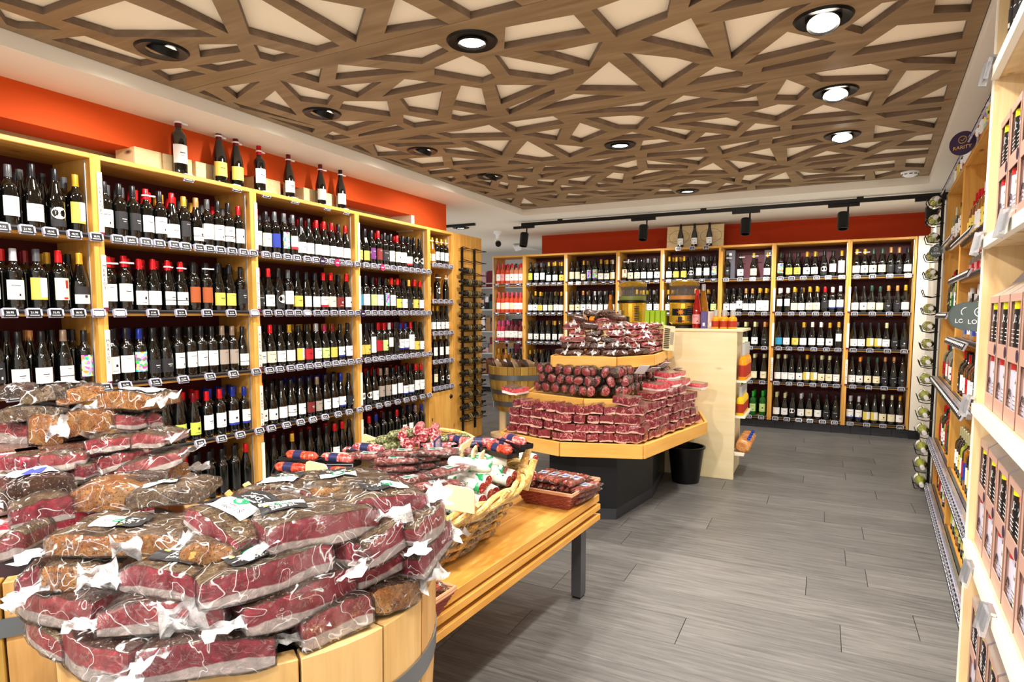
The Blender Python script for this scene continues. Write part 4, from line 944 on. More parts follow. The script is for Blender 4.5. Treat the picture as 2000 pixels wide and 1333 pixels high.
# meat materials
def meat_mat(name, red1, red2, fat, fatlo=.2, streak=.012):
    m = mat(name, red1, .28, spec=.6, coat=.8); uv = nd(m, 'ShaderNodeUVMap'); sp = nd(m, 'ShaderNodeSeparateXYZ'); lk(m, uv.outputs[0], sp.inputs[0])
    c = coords(m, (1, 1, 1)); n1 = noisen(m, c, 9, 3); n2 = noisen(m, c, 26, 4, .6, .4); n3 = noisen(m, c, 14, 3, .6, 1.2)
    base = mixc(m, ramp(m, n2, [(.35, '#000000'), (.65, '#ffffff')]), red1, red2)
    st = nd(m, 'ShaderNodeMath', operation='SUBTRACT'); lk(m, n3, st.inputs[0]); st.inputs[1].default_value = .5
    ab = nd(m, 'ShaderNodeMath', operation='ABSOLUTE'); lk(m, st.outputs[0], ab.inputs[0])
    base = mixc(m, ramp(m, ab.outputs[0], [(.0, '#ffffff'), (streak, '#000000')]), base, '#d98f90')
    th = nd(m, 'ShaderNodeMath', operation='MULTIPLY_ADD'); lk(m, n1, th.inputs[0]); th.inputs[1].default_value = .62; th.inputs[2].default_value = fatlo-.31
    df = nd(m, 'ShaderNodeMath', operation='SUBTRACT'); lk(m, sp.outputs['Y'], df.inputs[0]); lk(m, th.outputs[0], df.inputs[1])
    f = ramp(m, df.outputs[0], [(.0, '#ffffff'), (.035, '#000000')]); base = mixc(m, f, base, fat)
    top = ramp(m, sp.outputs['Y'], [(.95, '#000000'), (1.0, '#ffffff')]); base = mixc(m, top, base, '#5a1510')
    rnd = ramp(m, sp.outputs['Y'], [(.0, '#ffffff'), (.045, '#000000')]); base = mixc(m, rnd, base, '#8a6a4a')
    b = m.node_tree.nodes['Principled BSDF']; lk(m, base, b.inputs['Base Color']); cb = nd(m, 'ShaderNodeBump'); cb.inputs['Strength'].default_value = .8; cb.inputs['Distance'].default_value = .006; lk(m, noisen(m, c, 45, 4, .6, 1.5), cb.inputs['Height']); lk(m, cb.outputs[0], b.inputs['Coat Normal'])
    return m
M['meat'] = meat_mat('cut_speck', '#9c1834', '#c83c54', '#fbe4de', .30); M['meat2'] = meat_mat('cut_speck_pale', '#ae2838', '#d9585e', '#fbe6de', .34, .03)
M['meatd'] = meat_mat('cut_speck_small', '#561019', '#7d2833', '#d8a698', .17, .018); M['shank'] = meat_mat('round_cut_meat', '#6e2028', '#8c383c', '#c08a78', -.2, .02)
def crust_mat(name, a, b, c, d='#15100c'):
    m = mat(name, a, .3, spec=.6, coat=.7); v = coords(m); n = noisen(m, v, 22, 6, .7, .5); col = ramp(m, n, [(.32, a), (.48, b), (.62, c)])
    k = noisen(m, v, 260, 3, .7); col = mixc(m, ramp(m, k, [(.56, '#000000'), (.62, '#ffffff')]), col, d); k2 = noisen(m, v, 190, 2, .6); col = mixc(m, ramp(m, k2, [(.62, '#000000'), (.68, '#ffffff')]), col, '#d9cbb8')  # dark specks, then pale ones painted in as small highlights
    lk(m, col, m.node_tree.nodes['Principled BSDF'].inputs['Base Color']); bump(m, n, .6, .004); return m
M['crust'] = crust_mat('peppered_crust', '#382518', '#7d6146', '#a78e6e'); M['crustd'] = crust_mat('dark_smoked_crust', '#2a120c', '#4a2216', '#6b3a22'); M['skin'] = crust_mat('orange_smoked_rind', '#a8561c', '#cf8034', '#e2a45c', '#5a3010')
M['darkmeat'] = crust_mat('dark_dried_meat', '#200c0a', '#3a1612', '#55231c'); M['redmeat'] = crust_mat('bright_red_meat', '#701616', '#94262c', '#b05850', '#5a1010')
# clinging film
def film_mat(name, milk, rgh=.08, op=.10):
    m = bpy.data.materials.new(name); m.use_nodes = True; nt = m.node_tree; nt.nodes.clear()
    out = nd(m, 'ShaderNodeOutputMaterial'); tr = nd(m, 'ShaderNodeBsdfTransparent'); gl = nd(m, 'ShaderNodeBsdfGlossy'); gl.inputs['Roughness'].default_value = rgh
    df = nd(m, 'ShaderNodeBsdfDiffuse'); df.inputs[0].default_value = (.9, .9, .92, 1)
    n = noisen(m, coords(m), 38, 5, .65, 2.2); bp = nd(m, 'ShaderNodeBump'); bp.inputs['Strength'].default_value = 1; bp.inputs['Distance'].default_value = .02; lk(m, n, bp.inputs['Height']); lk(m, bp.outputs[0], gl.inputs['Normal'])
    fr = nd(m, 'ShaderNodeFresnel'); fr.inputs[0].default_value = 1.45; lk(m, bp.outputs[0], fr.inputs['Normal'])
    f2 = nd(m, 'ShaderNodeMath', operation='MULTIPLY_ADD'); lk(m, fr.outputs[0], f2.inputs[0]); f2.inputs[1].default_value = .95; f2.inputs[2].default_value = .03
    m1 = nd(m, 'ShaderNodeMixShader'); lk(m, f2.outputs[0], m1.inputs[0]); lk(m, tr.outputs[0], m1.inputs[1]); lk(m, gl.outputs[0], m1.inputs[2])
    nr = noisen(m, coords(m), 11, 2, .5, 1.6); s1 = nd(m, 'ShaderNodeMath', operation='SUBTRACT'); lk(m, nr, s1.inputs[0]); s1.inputs[1].default_value = .5
    s2 = nd(m, 'ShaderNodeMath', operation='ABSOLUTE'); lk(m, s1.outputs[0], s2.inputs[0]); mk = nd(m, 'ShaderNodeMapRange'); lk(m, s2.outputs[0], mk.inputs[0]); mk.inputs[1].default_value = .0; mk.inputs[2].default_value = .009+.5*op; mk.inputs[3].default_value = milk; mk.inputs[4].default_value = op*.2
    m2 = nd(m, 'ShaderNodeMixShader'); lk(m, mk.outputs[0], m2.inputs[0]); lk(m, m1.outputs[0], m2.inputs[1]); lk(m, df.outputs[0], m2.inputs[2]); lk(m, m2.outputs[0], out.inputs[0]); return m
M['film'] = film_mat('vacuum_film', .55, .07, .0); M['flap'] = film_mat('crumpled_film', .6, .12, .28)
def uvbox(bm_, nx, ny, nz, L, D, H, shape, mats, jit=.0, seed=0):
    """closed slab whose surface is a grid on six faces; shape(u,v,w)->Vector; mats: front, back, end, top, bottom"""
    idx = {}; vs = []; fs = []; mi = []; uvs = []
    def V(i, j, k):
        q = (i, j, k)
        if q not in idx: idx[q] = len(vs); vs.append(shape(i/nx, j/ny, k/nz))
        return idx[q]
    def F(a, mt, uv): fs.append([V(*q) for q in a]); mi.append(mt); uvs.append(uv)
    for i in range(nx):
        for k in range(nz):
            u0, u1, w0, w1 = i/nx, (i+1)/nx, k/nz, (k+1)/nz
            F([(i, 0, k), (i+1, 0, k), (i+1, 0, k+1), (i, 0, k+1)], mats[0], [(u0, w0), (u1, w0), (u1, w1), (u0, w1)])
            F([(i+1, ny, k), (i, ny, k), (i, ny, k+1), (i+1, ny, k+1)], mats[1], [(u1, w0), (u0, w0), (u0, w1), (u1, w1)])
        for j in range(ny):
            F([(i, j, nz), (i+1, j, nz), (i+1, j+1, nz), (i, j+1, nz)], mats[3], [(0, .9)]*4); F([(i, j+1, 0), (i+1, j+1, 0), (i+1, j, 0), (i, j, 0)], mats[4], [(0, .1)]*4)
    for j in range(ny):
        for k in range(nz):
            w0, w1 = k/nz, (k+1)/nz
            F([(0, j+1, k), (0, j, k), (0, j, k+1), (0, j+1, k+1)], mats[2], [(j/ny, w0), (j/ny, w0), (j/ny, w1), (j/ny, w1)]); F([(nx, j, k), (nx, j+1, k), (nx, j+1, k+1), (nx, j, k+1)], mats[2], [(0, w0), (0, w0), (0, w1), (0, w1)])
    me = bpy.data.meshes.new('slab'); me.from_pydata([tuple(v) for v in vs], [], fs)
    for mt in bm_: me.materials.append(mt)
    me.polygons.foreach_set('material_index', mi); ul = me.uv_layers.new(name='UVMap'); flat = [c for f in uvs for p in f for c in p]; ul.data.foreach_set('uv', flat)
    me.shade_smooth(); return me
def block_mesh(seed, mt='meatd', L=.075, D=.13, H=.05, top='crustd'):
    r = random.Random(seed); a = [r.uniform(-.1, .1) for _ in range(8)]
    def sh(u, v, w):
        x = (u-.5)*L*(1+a[0]*(v-.5)); y = v*D; z = w*H*(1+a[1]*(u-.5)*2)+math.sin(u*PI)*.005*a[2]*10+a[3]*.03*(v)
        e = .005; x += -e*(2*u-1)*(abs(2*w-1)**3)*1.2; n_ = noise.noise(Vector((u*3, v*3, w*3+seed)))*.004; return Vector((x, y, z+n_))
    me = uvbox([M[mt], M[top]], 5, 2, 4, L, D, H, sh, (0, 1, 0, 1, 1)); me.set_sharp_from_angle(angle=rad(50)); return me
blocks = [block_mesh(s, 'meatd', .085+.01*(s % 3), .13, .055+.004*(s % 2)) for s in range(7)]
SIDE = ['left slanting', 'front', 'aisle']
SN = ['slanting short side', 'front side', 'aisle side']
rm = random.Random(31)
pk = 0
for si in range(3):
    a, b = Vector(T1[si]), Vector(T1[si+1]); d = (b-a).normalized(); L = (b-a).length; ang = math.atan2(d.y, d.x); nin = Vector((-d.y, d.x))
    for lv in range(5 if si == 2 else 4):
        n = int(L/.086); 
        for i in range(n):
            off = (.02 if lv % 2 else 0); s_ = (i+.5)*L/n+off-.01
            if s_ > L-.03 and si != 2: s_ = L-.03
            if lv == 4 and rm.random() < .4: continue
            p = a+d*s_+nin*(.03+lv*.012+rm.uniform(0, .015)); z = ZT[0]+.004+lv*.0575
            me = blocks[rm.randrange(7)]
            o = thing('meat_block', f'small speck block, lower tier {SN[si]}, {ORD[lv]} layer up, {ordn(i)} along', 'meat', (p.x, p.y, z), (rm.uniform(-.03, .05), rm.uniform(-.10, .10), ang+rm.uniform(-.30, .30)), f'speck blocks on the lower tier, {SN[si]}', me)
            if True: o.scale = (rm.uniform(.92, 1.04)*.94, 1, rm.uniform(.88, 1.0))
            sw = None
    if si == 0: continue
# extra heap at the aisle side and slab at the far end
slab_l = block_mesh(77, 'meat2', .16, .12, .05)
for i, (x, y, z, r_) in enumerate([(-1.99, 3.93, .815, -.3), (-.98, 4.35, .85, 1.2), (-.93, 4.55, .86, 1.3), (-.90, 4.75, .85, 1.35), (-.96, 4.60, .91, 1.1), (-.95, 4.85, .90, 1.4), (-.80, 4.98, .80, 1.4)]):
    thing('meat_slab', ['long pale-red speck slab at the barrel end of the middle tier', 'long speck slab heaped on the aisle side, first from the corner', 'long speck slab heaped on the aisle side, second from the corner', 'long speck slab heaped on the aisle side, third from the corner', 'long speck slab crowning the aisle side heap', 'long speck slab at the top far end of the aisle heap', 'long speck slab overhanging towards the plywood counter'][i], 'meat', (x, y, z), (.05, rm.uniform(-.1, .1), r_), 'long slabs on the lower tier', slab_l)
# middle tier: round-cut shanks
def shank_mesh(seed):
    r = random.Random(seed); mb = MB(); N = 14; vs = []; fs = []; el = r.uniform(.8, 1.2); prof = [(.0, 0), (.8, 0), (.97, .006), (1, .02), (1, .09), (.85, .14), (.4, .16), (0, .162)]
    for q, (k, y) in enumerate(prof):
        for i in range(N): a = i*2*PI/N; rr = .036*k*(1+.18*noise.noise(Vector((math.cos(a)*1.5, math.sin(a)*1.5, seed*3)))); vs.append((rr*math.cos(a)*el, y+(0 if q > 1 else .004*noise.noise(Vector((a, q, seed)))), rr*math.sin(a)/el))
    for q in range(len(prof)-1):
        for i in range(N): fs.append((q*N+i, q*N+(i+1) % N, (q+1)*N+(i+1) % N, (q+1)*N+i))
    me = bpy.data.meshes.new('shank'); me.from_pydata(vs, [], fs); me.materials.append(M['shank']); me.materials.append(M['crustd'])
    ul = me.uv_layers.new(name='UVMap')
    for p in me.polygons:
        q = p.index//N; p.material_index = 0 if q < 1 else 1
        for li in p.loop_indices: ul.data[li].uv = (.5, .5)
    me.shade_smooth(); return me
shanks = [shank_mesh(s) for s in range(6)]
filmy = MB().lathe([(.040, 0.0), (.041, .10), (.03, .165)], M['film'], 12, Matrix.Rotation(-PI/2, 4, 'X')).mesh('plastic_film', 1)
for si in range(3):
    a, b = Vector(T2[si]), Vector(T2[si+1]); d = (b-a).normalized(); L = (b-a).length; ang = math.atan2(d.y, d.x); nin = Vector((-d.y, d.x)); n = int(L/.079)
    for lv in range(3 if si < 2 else 4):
        for i in range(n):
            s_ = min(L-.02, (i+.5)*L/n+(.035 if lv % 2 else 0)); p = a+d*s_+nin*(.03+lv*.02+rm.uniform(0, .02))
            if lv == 3 and (i < 2 or rm.random() < .3): continue
            if si == 2 and s_ > 1.05: continue
            o = thing('round_meat_cut', f'round-cut meat, middle tier {SN[si]}, {ORD[lv]} layer up, {ordn(i)} along', 'meat', (p.x, p.y, ZT[1]+.048+lv*.064), (0, rm.uniform(-.6, .6), ang+rm.uniform(-.3, .3)), f'round cuts on the middle tier, {SN[si]}', shanks[rm.randrange(6)])
            add('plastic_film', filmy, o)
# white info sheets between the shanks
for i, (x, y, z, r_, ti) in enumerate([(-1.10, 4.30, 1.03, 1.1, -.9), (-1.07, 4.52, 1.0, 1.2, -.5), (-1.04, 4.75, 1.02, 1.3, -.6), (-.98, 4.95, .97, 1.3, -.4)]):
    thing('paper_sleeve', f'white paper sleeve lying among the round cuts, {ORD[i]} from the corner of the middle tier', 'paper', (x, y, z), (ti, .1, r_), 'white paper sleeves on the middle tier', MB().box(-.05, .05, 0, .08, 0, .002, M['wpl']))
# upper tier: dark and red vacuum bags
def bag_mesh(seed, mts, L=.13, D=.10, H=.05):
    r = random.Random(seed); 
    def sh(u, v, w):
        x = (u-.5)*L; y = v*D; z = w*H; k = 1-.5*(abs(2*u-1)**3)*.6; k2 = 1-.4*(abs(2*v-1)**3)
        zc = (z-H/2)*k*k2+H/2+.012*noise.noise(Vector((u*2.2, v*2.2, seed)))*(1 if w > .5 else .3); return Vector((x*(1-.06*abs(2*w-1)), y, zc))
    return uvbox([M[mts[0]], M[mts[1]]], 8, 5, 4, L, D, H, sh, (0, 1, 0, 1, 1))
bags_d = [bag_mesh(s, ('darkmeat', 'darkmeat'), .12, .10, .05) for s in range(4)]; bags_r = [bag_mesh(s+9, ('meatd', 'redmeat'), .11, .10, .045) for s in range(4)]
def flap_mesh(seed, L=.05, W=.05):
    r = random.Random(seed); vs = []; fs = []; nx, ny = 6, 5
    for i in range(nx+1):
        u = i/nx; wd = W*(.25+.75*abs(u-.25)/.75 if u > .25 else .25+.75*(.25-u)/.25)
        for j in range(ny+1):
            v = j/ny-.5; n_ = noise.noise(Vector((u*3.1, v*4.7, seed*1.7))); n2 = noise.noise(Vector((u*5.1+9, v*5.7, seed*2.3)))
            vs.append((u*L+n2*.004, v*wd+n_*.012, n_*.016*u+n2*.010))
    for i in range(nx):
        for j in range(ny): a = i*(ny+1)+j; fs.append((a, a+1, a+ny+2, a+ny+1))
    me = bpy.data.meshes.new('film_flap'); me.from_pydata(vs, [], fs); me.materials.append(M['flap']); me.shade_smooth(); return me
flaps = [flap_mesh(s) for s in range(8)]
def top_level(poly, inset, z, n_per, lv, kinds):
    pts = [Vector(p) for p in offs(poly, inset)]
    for si in range(3):
        a, b = pts[si], pts[si+1]; d = (b-a).normalized(); L = (b-a).length; ang = math.atan2(d.y, d.x); n = max(1, round(L/.115))
        if si == 2: n = int(L/.075)
        for i in range(n):
            s_ = (i+.5+(.35 if lv % 2 else 0))*L/n+rm.uniform(-.01, .01); p = a+d*s_; red = si == 2 or (lv > 1 and rm.random() < .5) or (si == 1 and i >= n-2 and lv)
            me = (bags_r if red else bags_d)[rm.randrange(4)]
            o = thing('vacuum_bag_meat', f'{"red" if red else "dark"} vacuum-packed meat, upper tier {SN[si]}, {ORD[lv]} layer up, {ordn(i)} along', 'meat', (p.x, p.y, z), (rm.uniform(-.1, .1), rm.uniform(-.12, .12), ang+rm.uniform(-.25, .25)), f'vacuum bags on the upper tier, {SN[si]}', me)
            if si == 2: o.scale = (.62, 1, .8)
            elif rm.random() < .8: add('film_flap', flaps[rm.randrange(8)], o, (rm.choice([-.01, .0]), -.004, .03+.01*rm.random()), (rm.uniform(.2, 1.2), rm.uniform(-.4, .4), rm.uniform(-.8, .4)))
for lv in range(5): top_level(T3, .01+lv*.022, ZT[2]+.004+lv*.046, 6, lv, None)
for lv in range(5):
    for ci in (1, 2):
        p = Vector(offs(T3, .03+lv*.022)[ci]); o = thing('vacuum_bag_meat', f'{"dark" if ci == 1 else "red"} vacuum-packed meat on the {"front" if ci == 1 else "aisle"} corner of the upper tier, {ORD[lv]} layer up', 'meat', (p.x, p.y+.06, ZT[2]+.006+lv*.046), (0, 0, .3*ci+rm.uniform(-.2, .2)), 'vacuum bags on the upper tier corners', (bags_d if ci == 1 else bags_r)[lv % 4])
        add('film_flap', flaps[lv], o, (0, -.004, .03), (.8, 0, .3))
for i in range(9):
    a = i*.7; x, y = -1.55+.16*math.cos(a), 4.62+.16*math.sin(a); red = i % 3 == 1
    thing('vacuum_bag_meat', f'{"red" if red else "dark"} vacuum-packed piece in the crown of the upper heap, {ORD[i]} around', 'meat', (x, y, ZT[2]+.19+.03*(i % 3)), (rm.uniform(-.2, .2), rm.uniform(-.2, .2), a), 'crown of the upper tier heap', (bags_r if red else bags_d)[i % 4])
for i in range(2): thing('vacuum_bag_meat', f'dark wrinkled dried meat bag topping the whole heap, {["basket side","counter side"][i]}', 'meat', (-1.62+i*.12, 4.62+.08*i, ZT[2]+.285), (0, .1, .2+i*.3), 'topmost dried meat bags', bags_d[i])
# ================================================================== plywood counter
ct = thing('plywood_counter', 'pale plywood counter with thick side panel behind the meat display', 'counter', (-1.4, 5.37, 0))
bevel(add('side_panel', MB().box(.18, .785, 0, .04, 0, 1.245, M['pale']), ct)); bevel(add('back_panel', MB().box(-.6, .18, .02, .04, 0, 1.245, M['pale']), ct)); bevel(add('top_board', MB().box(-.62, .83, -.005, .62, 1.245, 1.268, M['pale']), ct)); bevel(add('end_panel', MB().box(.745, .765, .04, .6, 0, 1.245, M['pale']), ct))
for z in (.20, .52, .82): add('side_shelf', MB().box(.765, .86, .05, .55, z, z+.018, M['wedge']), ct)
M['juice'] = mat('orange_juice', '#f09a12', .2, coat=.6); M['juicey'] = mat('yellow_juice', '#eec21a', .2, coat=.6); M['rlab'] = mat('red_brown_label', '#a8321c', .5); M['ccap'] = mat('clear_grey_cap', '#b9b6ae', .2)
def juice(loc, label, grp, mt='juice', s=1, h=.13):
    o = thing('juice_bottle', label, 'juice bottle', loc, (0, 0, rm.uniform(-.2, .2)), grp, MB().lathe([(0, 0), (.03, 0), (.031, .004), (.031, h*.6), (.026, h*.72), (.013, h*.8), (.013, h*.84)], M[mt], 14).mesh('juice_bottle', 1)); o.scale = (s, s, s)
    add('label', MB().lathe([(.0315, h*.12), (.0315, h*.5)], M['rlab'], 12, None, -PI, 0).mesh('label', 1), o); add('cap', MB().lathe([(.015, h*.82), (.015, h*1.22), (0, h*1.22)], M['ccap'], 12).mesh('cap', 1), o); return o
for i in range(6): juice((-1.97+.066*i+.0, 5.44+.03*(i % 2), 1.269), f'small orange juice bottle at the barrel end of the counter, {ordn(i)} of six', 'small juice bottles, barrel end of the counter', s=1)
for i in range(6): juice((-.80+.042*(i % 3)*1.6+.0, 5.44+.08*(i//3), 1.269), f'small orange juice bottle at the aisle end of the counter, {["front","rear"][i//3]} row, {ordn(i % 3)}', 'small juice bottles, aisle end of the counter')
for i in range(6): juice((-.575, 5.46+.075*i, .839), f'tall orange juice bottle on the upper side shelf of the counter, {ordn(i)} from the front', 'tall juice bottles on the counter side', 'juice', 1.05, .24)
for i in range(6): juice((-.585, 5.46+.072*i, .539), f'yellow juice bottle on the middle side shelf of the counter, {ordn(i)} from the front', 'yellow juice bottles on the counter side', 'juicey', 1, .2)
for i in range(4):
    o = thing('snack_bag', f'clear snack bag with blue tie on the lowest side shelf, {ordn(i)} from the front', 'snack bag', (-.57, 5.47+.12*i, .219), (0, .3, 0), 'snack bags on the lowest counter shelf', bag_mesh(40+i, ('skin', 'skin'), .12, .10, .12)); add('tie', MB().lathe([(.012, 0), (.016, .012), (.012, .02)], mat('blue_tie', '#1c50c0', .4), 10), o, (.02, .03, .12)); 
M['dgold'] = mat('polished_gold', '#f4c848', .22, .75); M['bowl'] = mat('clear_bowl', '#c8c8c4', .05, alpha=.16); M['dgreen'] = mat('green_drink', '#7a8c1a', .25); M['dorange'] = mat('orange_drink', '#e08c14', .25)
def dispenser(x, y, label, liq, panel):
    t = thing('drink_dispenser', label, 'drink dispenser', (x, y, 1.269))
    add('base', MB().lathe([(0, 0), (.11, 0), (.11, .02), (.10, .03)], M['black'], 28).mesh('base', 1), t)
    add('gold_body', MB().lathe([(.10, .03), (.125, .05), (.125, .215), (.13, .225)], M['dgold'], 24).mesh('gold_body'), t)
    add('black_collar', MB().lathe([(.131, .222), (.136, .226), (.136, .246), (.12, .25)], M['black'], 32).mesh('black_collar', 1), t)
    add('drink', MB().lathe([(0, .25), (.122, .25), (.122, .285), (0, .285)], M[liq], 28).mesh('drink', 1), t, label='coloured drink in the bowl')
    add('clear_bowl', MB().lathe([(.126, .25), (.13, .30), (.13, .375)], M['bowl'], 32).mesh('clear_bowl', 1), t)
    add('gold_lid', MB().lathe([(.131, .375), (.125, .40), (.095, .42), (.03, .425), (0, .425)], mat('golden_lid', '#c9a02a', .12, .6, coat=1), 32).mesh('gold_lid', 1), t); add('lid_knob', MB().lathe([(0, .45), (.02, .445), (.022, .43), (.012, .42)], M['black'], 14).mesh('lid_knob', 1), t)
    add('stirrer', MB().cyl((0, 0, .28), (0, 0, .40), .008, M['grey'], 8), t)
    gr = MB()
    for k in range(9): gr.box(.055, .095, -.125, -.112, .065+k*.015, .072+k*.015, M['black'])
    add('vent_slots', gr, t)
    add('tap', MB().cyl((0, -.12, .07), (0, -.17, .06), .012, M['dgold'], 10).box(-.014, .014, -.18, -.15, .05, .10, M['black']), t)
    if panel:
        pn = add('front_panel', MB().lathe([(.1265, .11), (.1265, .17)], M['black'], 10, None, -PI/2-.7, -PI/2+.75).mesh('front_panel', 1), t); st_ = MB()
        q = []; 
        for k in range(16): a = k*PI/8; r_ = .034 if k % 2 == 0 else .014; q.append((r_*math.cos(a), -.134, .14+r_*math.sin(a)))
        st_.add(q+[(0, -.136, .14)], [(k, (k+1) % 16, 16) for k in range(16)], mat('orange_star', '#f08a1c', .4)); add('star_emblem', st_, pn)
        add('red_stripe', MB().lathe([(.127, .055), (.127, .068)], mat('red_print', '#d02a18', .4), 8, None, -PI/2-.35, -PI/2+.25).mesh('red_stripe', 1), t)
    cb = MB().tube([(-.02, -.10, .0), (-.05, -.14, .004), (-.09, -.26, -.02), (-.12, -.29, -.12)], .004, M['black'], 6); 
    if panel: pass
dispenser(-1.563, 5.60, 'gold drink dispenser with green drink in its clear bowl', 'dgreen', False); dispenser(-1.095, 5.60, 'gold drink dispenser with orange drink and star panel', 'dorange', True)
def carton(x, y, w, d, h, mt, label, grp, lab2=None):
    o = thing('drink_carton', label, 'carton', (x, y, 1.269), (0, 0, rm.uniform(-.05, .05)), grp); bevel(add('carton_box', MB().box(-w/2, w/2, 0, d, 0, h, mt), o), .002)
    add('print', MB().box(-w*.2, w*.15, -.001, 0, h*.15, h*.35, M['eink']), o); add('top_seal', MB().box(-w/2, w/2, d*.3, d*.7, h, h+.006, mt), o); return o
M['cgreen'] = mat('lime_carton', '#9cc01c', .4); M['cpurple'] = mat('violet_carton', '#5d4f86', .45); M['cbeige'] = mat('beige_carton', '#d9c2b4', .5)
for i in range(4): carton(-1.39+.045*i, 5.46+.01*i, .042, .06, .15, M['cgreen'], f'lime green carton between the two dispensers, {ordn(i)} along', 'lime green cartons on the counter')
for i in range(2): carton(-.895+.055*i, 5.45, .05, .06, .14, [M['cpurple'], M['cbeige']][i], ['violet carton beside the tall red bottle', 'beige and violet carton beside the aisle-end juice bottles'][i], 'small cartons on the counter')
for i in range(2): carton(-1.80+.055*i, 5.52, .05, .06, .12, [M['cpurple'], M['cbeige']][i], ['violet carton behind the barrel-end juice bottles', 'beige carton behind the barrel-end juice bottles'][i], 'small cartons on the counter')
for i, (x, c, lab) in enumerate([(-.965, 'frzr', 'tall bottle of red juice beside the orange dispenser'), (-.925, 'fswa', 'tall clear bottle of amber drink behind the red one'), (-1.74, 'fowa', 'slim pale bottle half hidden beside the green dispenser')]):
    bottle('tall_drink_bottle', c, (x, 5.50+.08*(i == 1), 1.269), 0, lab, 'tall bottles on the counter', scale=[1.0, 1.15, .9][i])
t = thing('grater_board', 'pale upright board with dark grating teeth at the edge of the upper tier', 'grater', (-1.10, 4.98, 1.10), (0, rad(5), rad(70)))
add('board', MB().box(-.05, .10, 0, .012, 0, .20, M['pale']), t); tb = MB()
for k in range(11): tb.box(-.055, .02, -.006, -.0005, .02+k*.015, .026+k*.015, M['black'])
add('teeth', tb, t); add('picture', MB().box(.035, .085, -.001, 0, .05, .15, M['silver']), t)
# black bin
t = thing('waste_bin', 'black round plastic bin standing under the meat display by the counter', 'bin', (-.965, 5.16, 0))
add('body', MB().lathe([(0, 0), (.105, 0), (.11, .01), (.145, .295), (.139, .295), (.106, .012), (0, .01)], M['black'], 32).mesh('body', 1), t); add('rim', MB().lathe([(.145, .285), (.155, .288), (.155, .302), (.139, .302), (.139, .29)], M['black'], 32).mesh('rim', 1), t)
# ================================================================== barrels
def stave_barrel(name, label, loc, rings, n, hoops, wm, cat='barrel', flat_top=None, th=.028, lab=None):
    """rings: (radius, z) up the side; every stave and hoop is its own piece"""
    t = thing(name, label, cat, loc); rr = random.Random(int(abs(loc[0])*100))
    ws = [rr.uniform(.7, 1.35) for _ in range(n)]; tot = sum(ws); a = rr.random()
    for k in range(n):
        a1 = a+ws[k]/tot*2*PI; g = .0022/rings[-1][0]; dr = rr.uniform(-.001, .0015); mb = MB(); q = 4; vs = []; fs = []
        for r, z in rings:
            for i in range(q+1):
                b = a+g+(a1-a-2*g)*i/q; vs.append(((r+dr)*math.cos(b), (r+dr)*math.sin(b), z)); 
            for i in range(q+1):
                b = a+g+(a1-a-2*g)*i/q; vs.append(((r-th)*math.cos(b), (r-th)*math.sin(b), z))
        W = 2*(q+1)
        for j in range(len(rings)-1):
            for i in range(q):
                o = j*W+i; fs.append((o, o+1, o+W+1, o+W)); o2 = o+q+1; fs.append((o2+1, o2, o2+W, o2+W+1))
            fs.append((j*W, (j+1)*W, (j+1)*W+q+1, j*W+q+1)); fs.append((j*W+q, j*W+2*q+1, (j+1)*W+2*q+1, (j+1)*W+q))
        J = (len(rings)-1)*W
        for i in range(q): fs.append((J+i, J+i+1, J+q+2+i, J+q+1+i)); fs.append((i+1, i, q+1+i, q+2+i))
        mb.add(vs, fs, wm[rr.randrange(len(wm))]); o = add('stave', mb.mesh('stave'), t); bevel(o, .002); a = a1
    def rad_at(z):
        for (r0, z0), (r1, z1) in zip(rings, rings[1:]):
            if z0 <= z <= z1: return r0+(r1-r0)*(z-z0)/(z1-z0)
        return rings[-1][0]
    for z0, z1 in hoops:
        r0, r1 = rad_at(z0)+.0025, rad_at(z1)+.0025; add('hoop', MB().lathe([(r0-.001, z0), (r0+.002, z0), (r1+.002, z1), (r1-.001, z1)], M['hoop'], 48).mesh('hoop', 1), t)
    add('floor_disc', MB().lathe([(0, 0), (rings[0][0]-th, 0), (rings[0][0]-th, .02), (0, .02)], wm[0], 32), t, (0, 0, rings[0][1]+.01)); return t
M['hoop'] = mat('galvanised_hoop', '#8f9499', .35, .85)
OAK = [wood(f'oak_stave_{n}', a, b, c, 'z', .5, 1.1) for n, a, b, c in (('pale', '#b58a52', '#cca468', '#dcb97f'), ('warm', '#a87a42', '#c0935a', '#d2a86c'), ('light', '#bd945c', '#d4ad74', '#e2c189'))]
OLD = [wood('weathered_oak', '#8a6428', '#a98238', '#bd9850', 'z', .55), wood('weathered_oak_dark', '#7a5620', '#98722e', '#b08a44', 'z', .55)]
b3 = stave_barrel('tasting_barrel', 'half wine barrel with steel hoops holding packets, behind the meat display', (-3.08, 6.27, 0), [(.22, .30), (.27, .42), (.305, .58), (.322, .72), (.325, .81)], 20, [(.36, .42), (.50, .55), (.66, .72)], OLD, th=.02)
add('pedestal', MB().cyl((-.13, -.1, .03), (-.13, -.1, .31), .04, M['palez'], 14).lathe([(0, 0), (.14, 0), (.14, .035), (0, .035)], M['palez'], 24, Matrix.Translation((-.13, -.1, 0))).lathe([(.0, .30), (.22, .30)], M['palez'], 20), b3)
pm = [mat('packet_brown', '#5a3a26', .4), mat('packet_tan', '#a98a68', .45), mat('packet_dark', '#35241c', .4)]
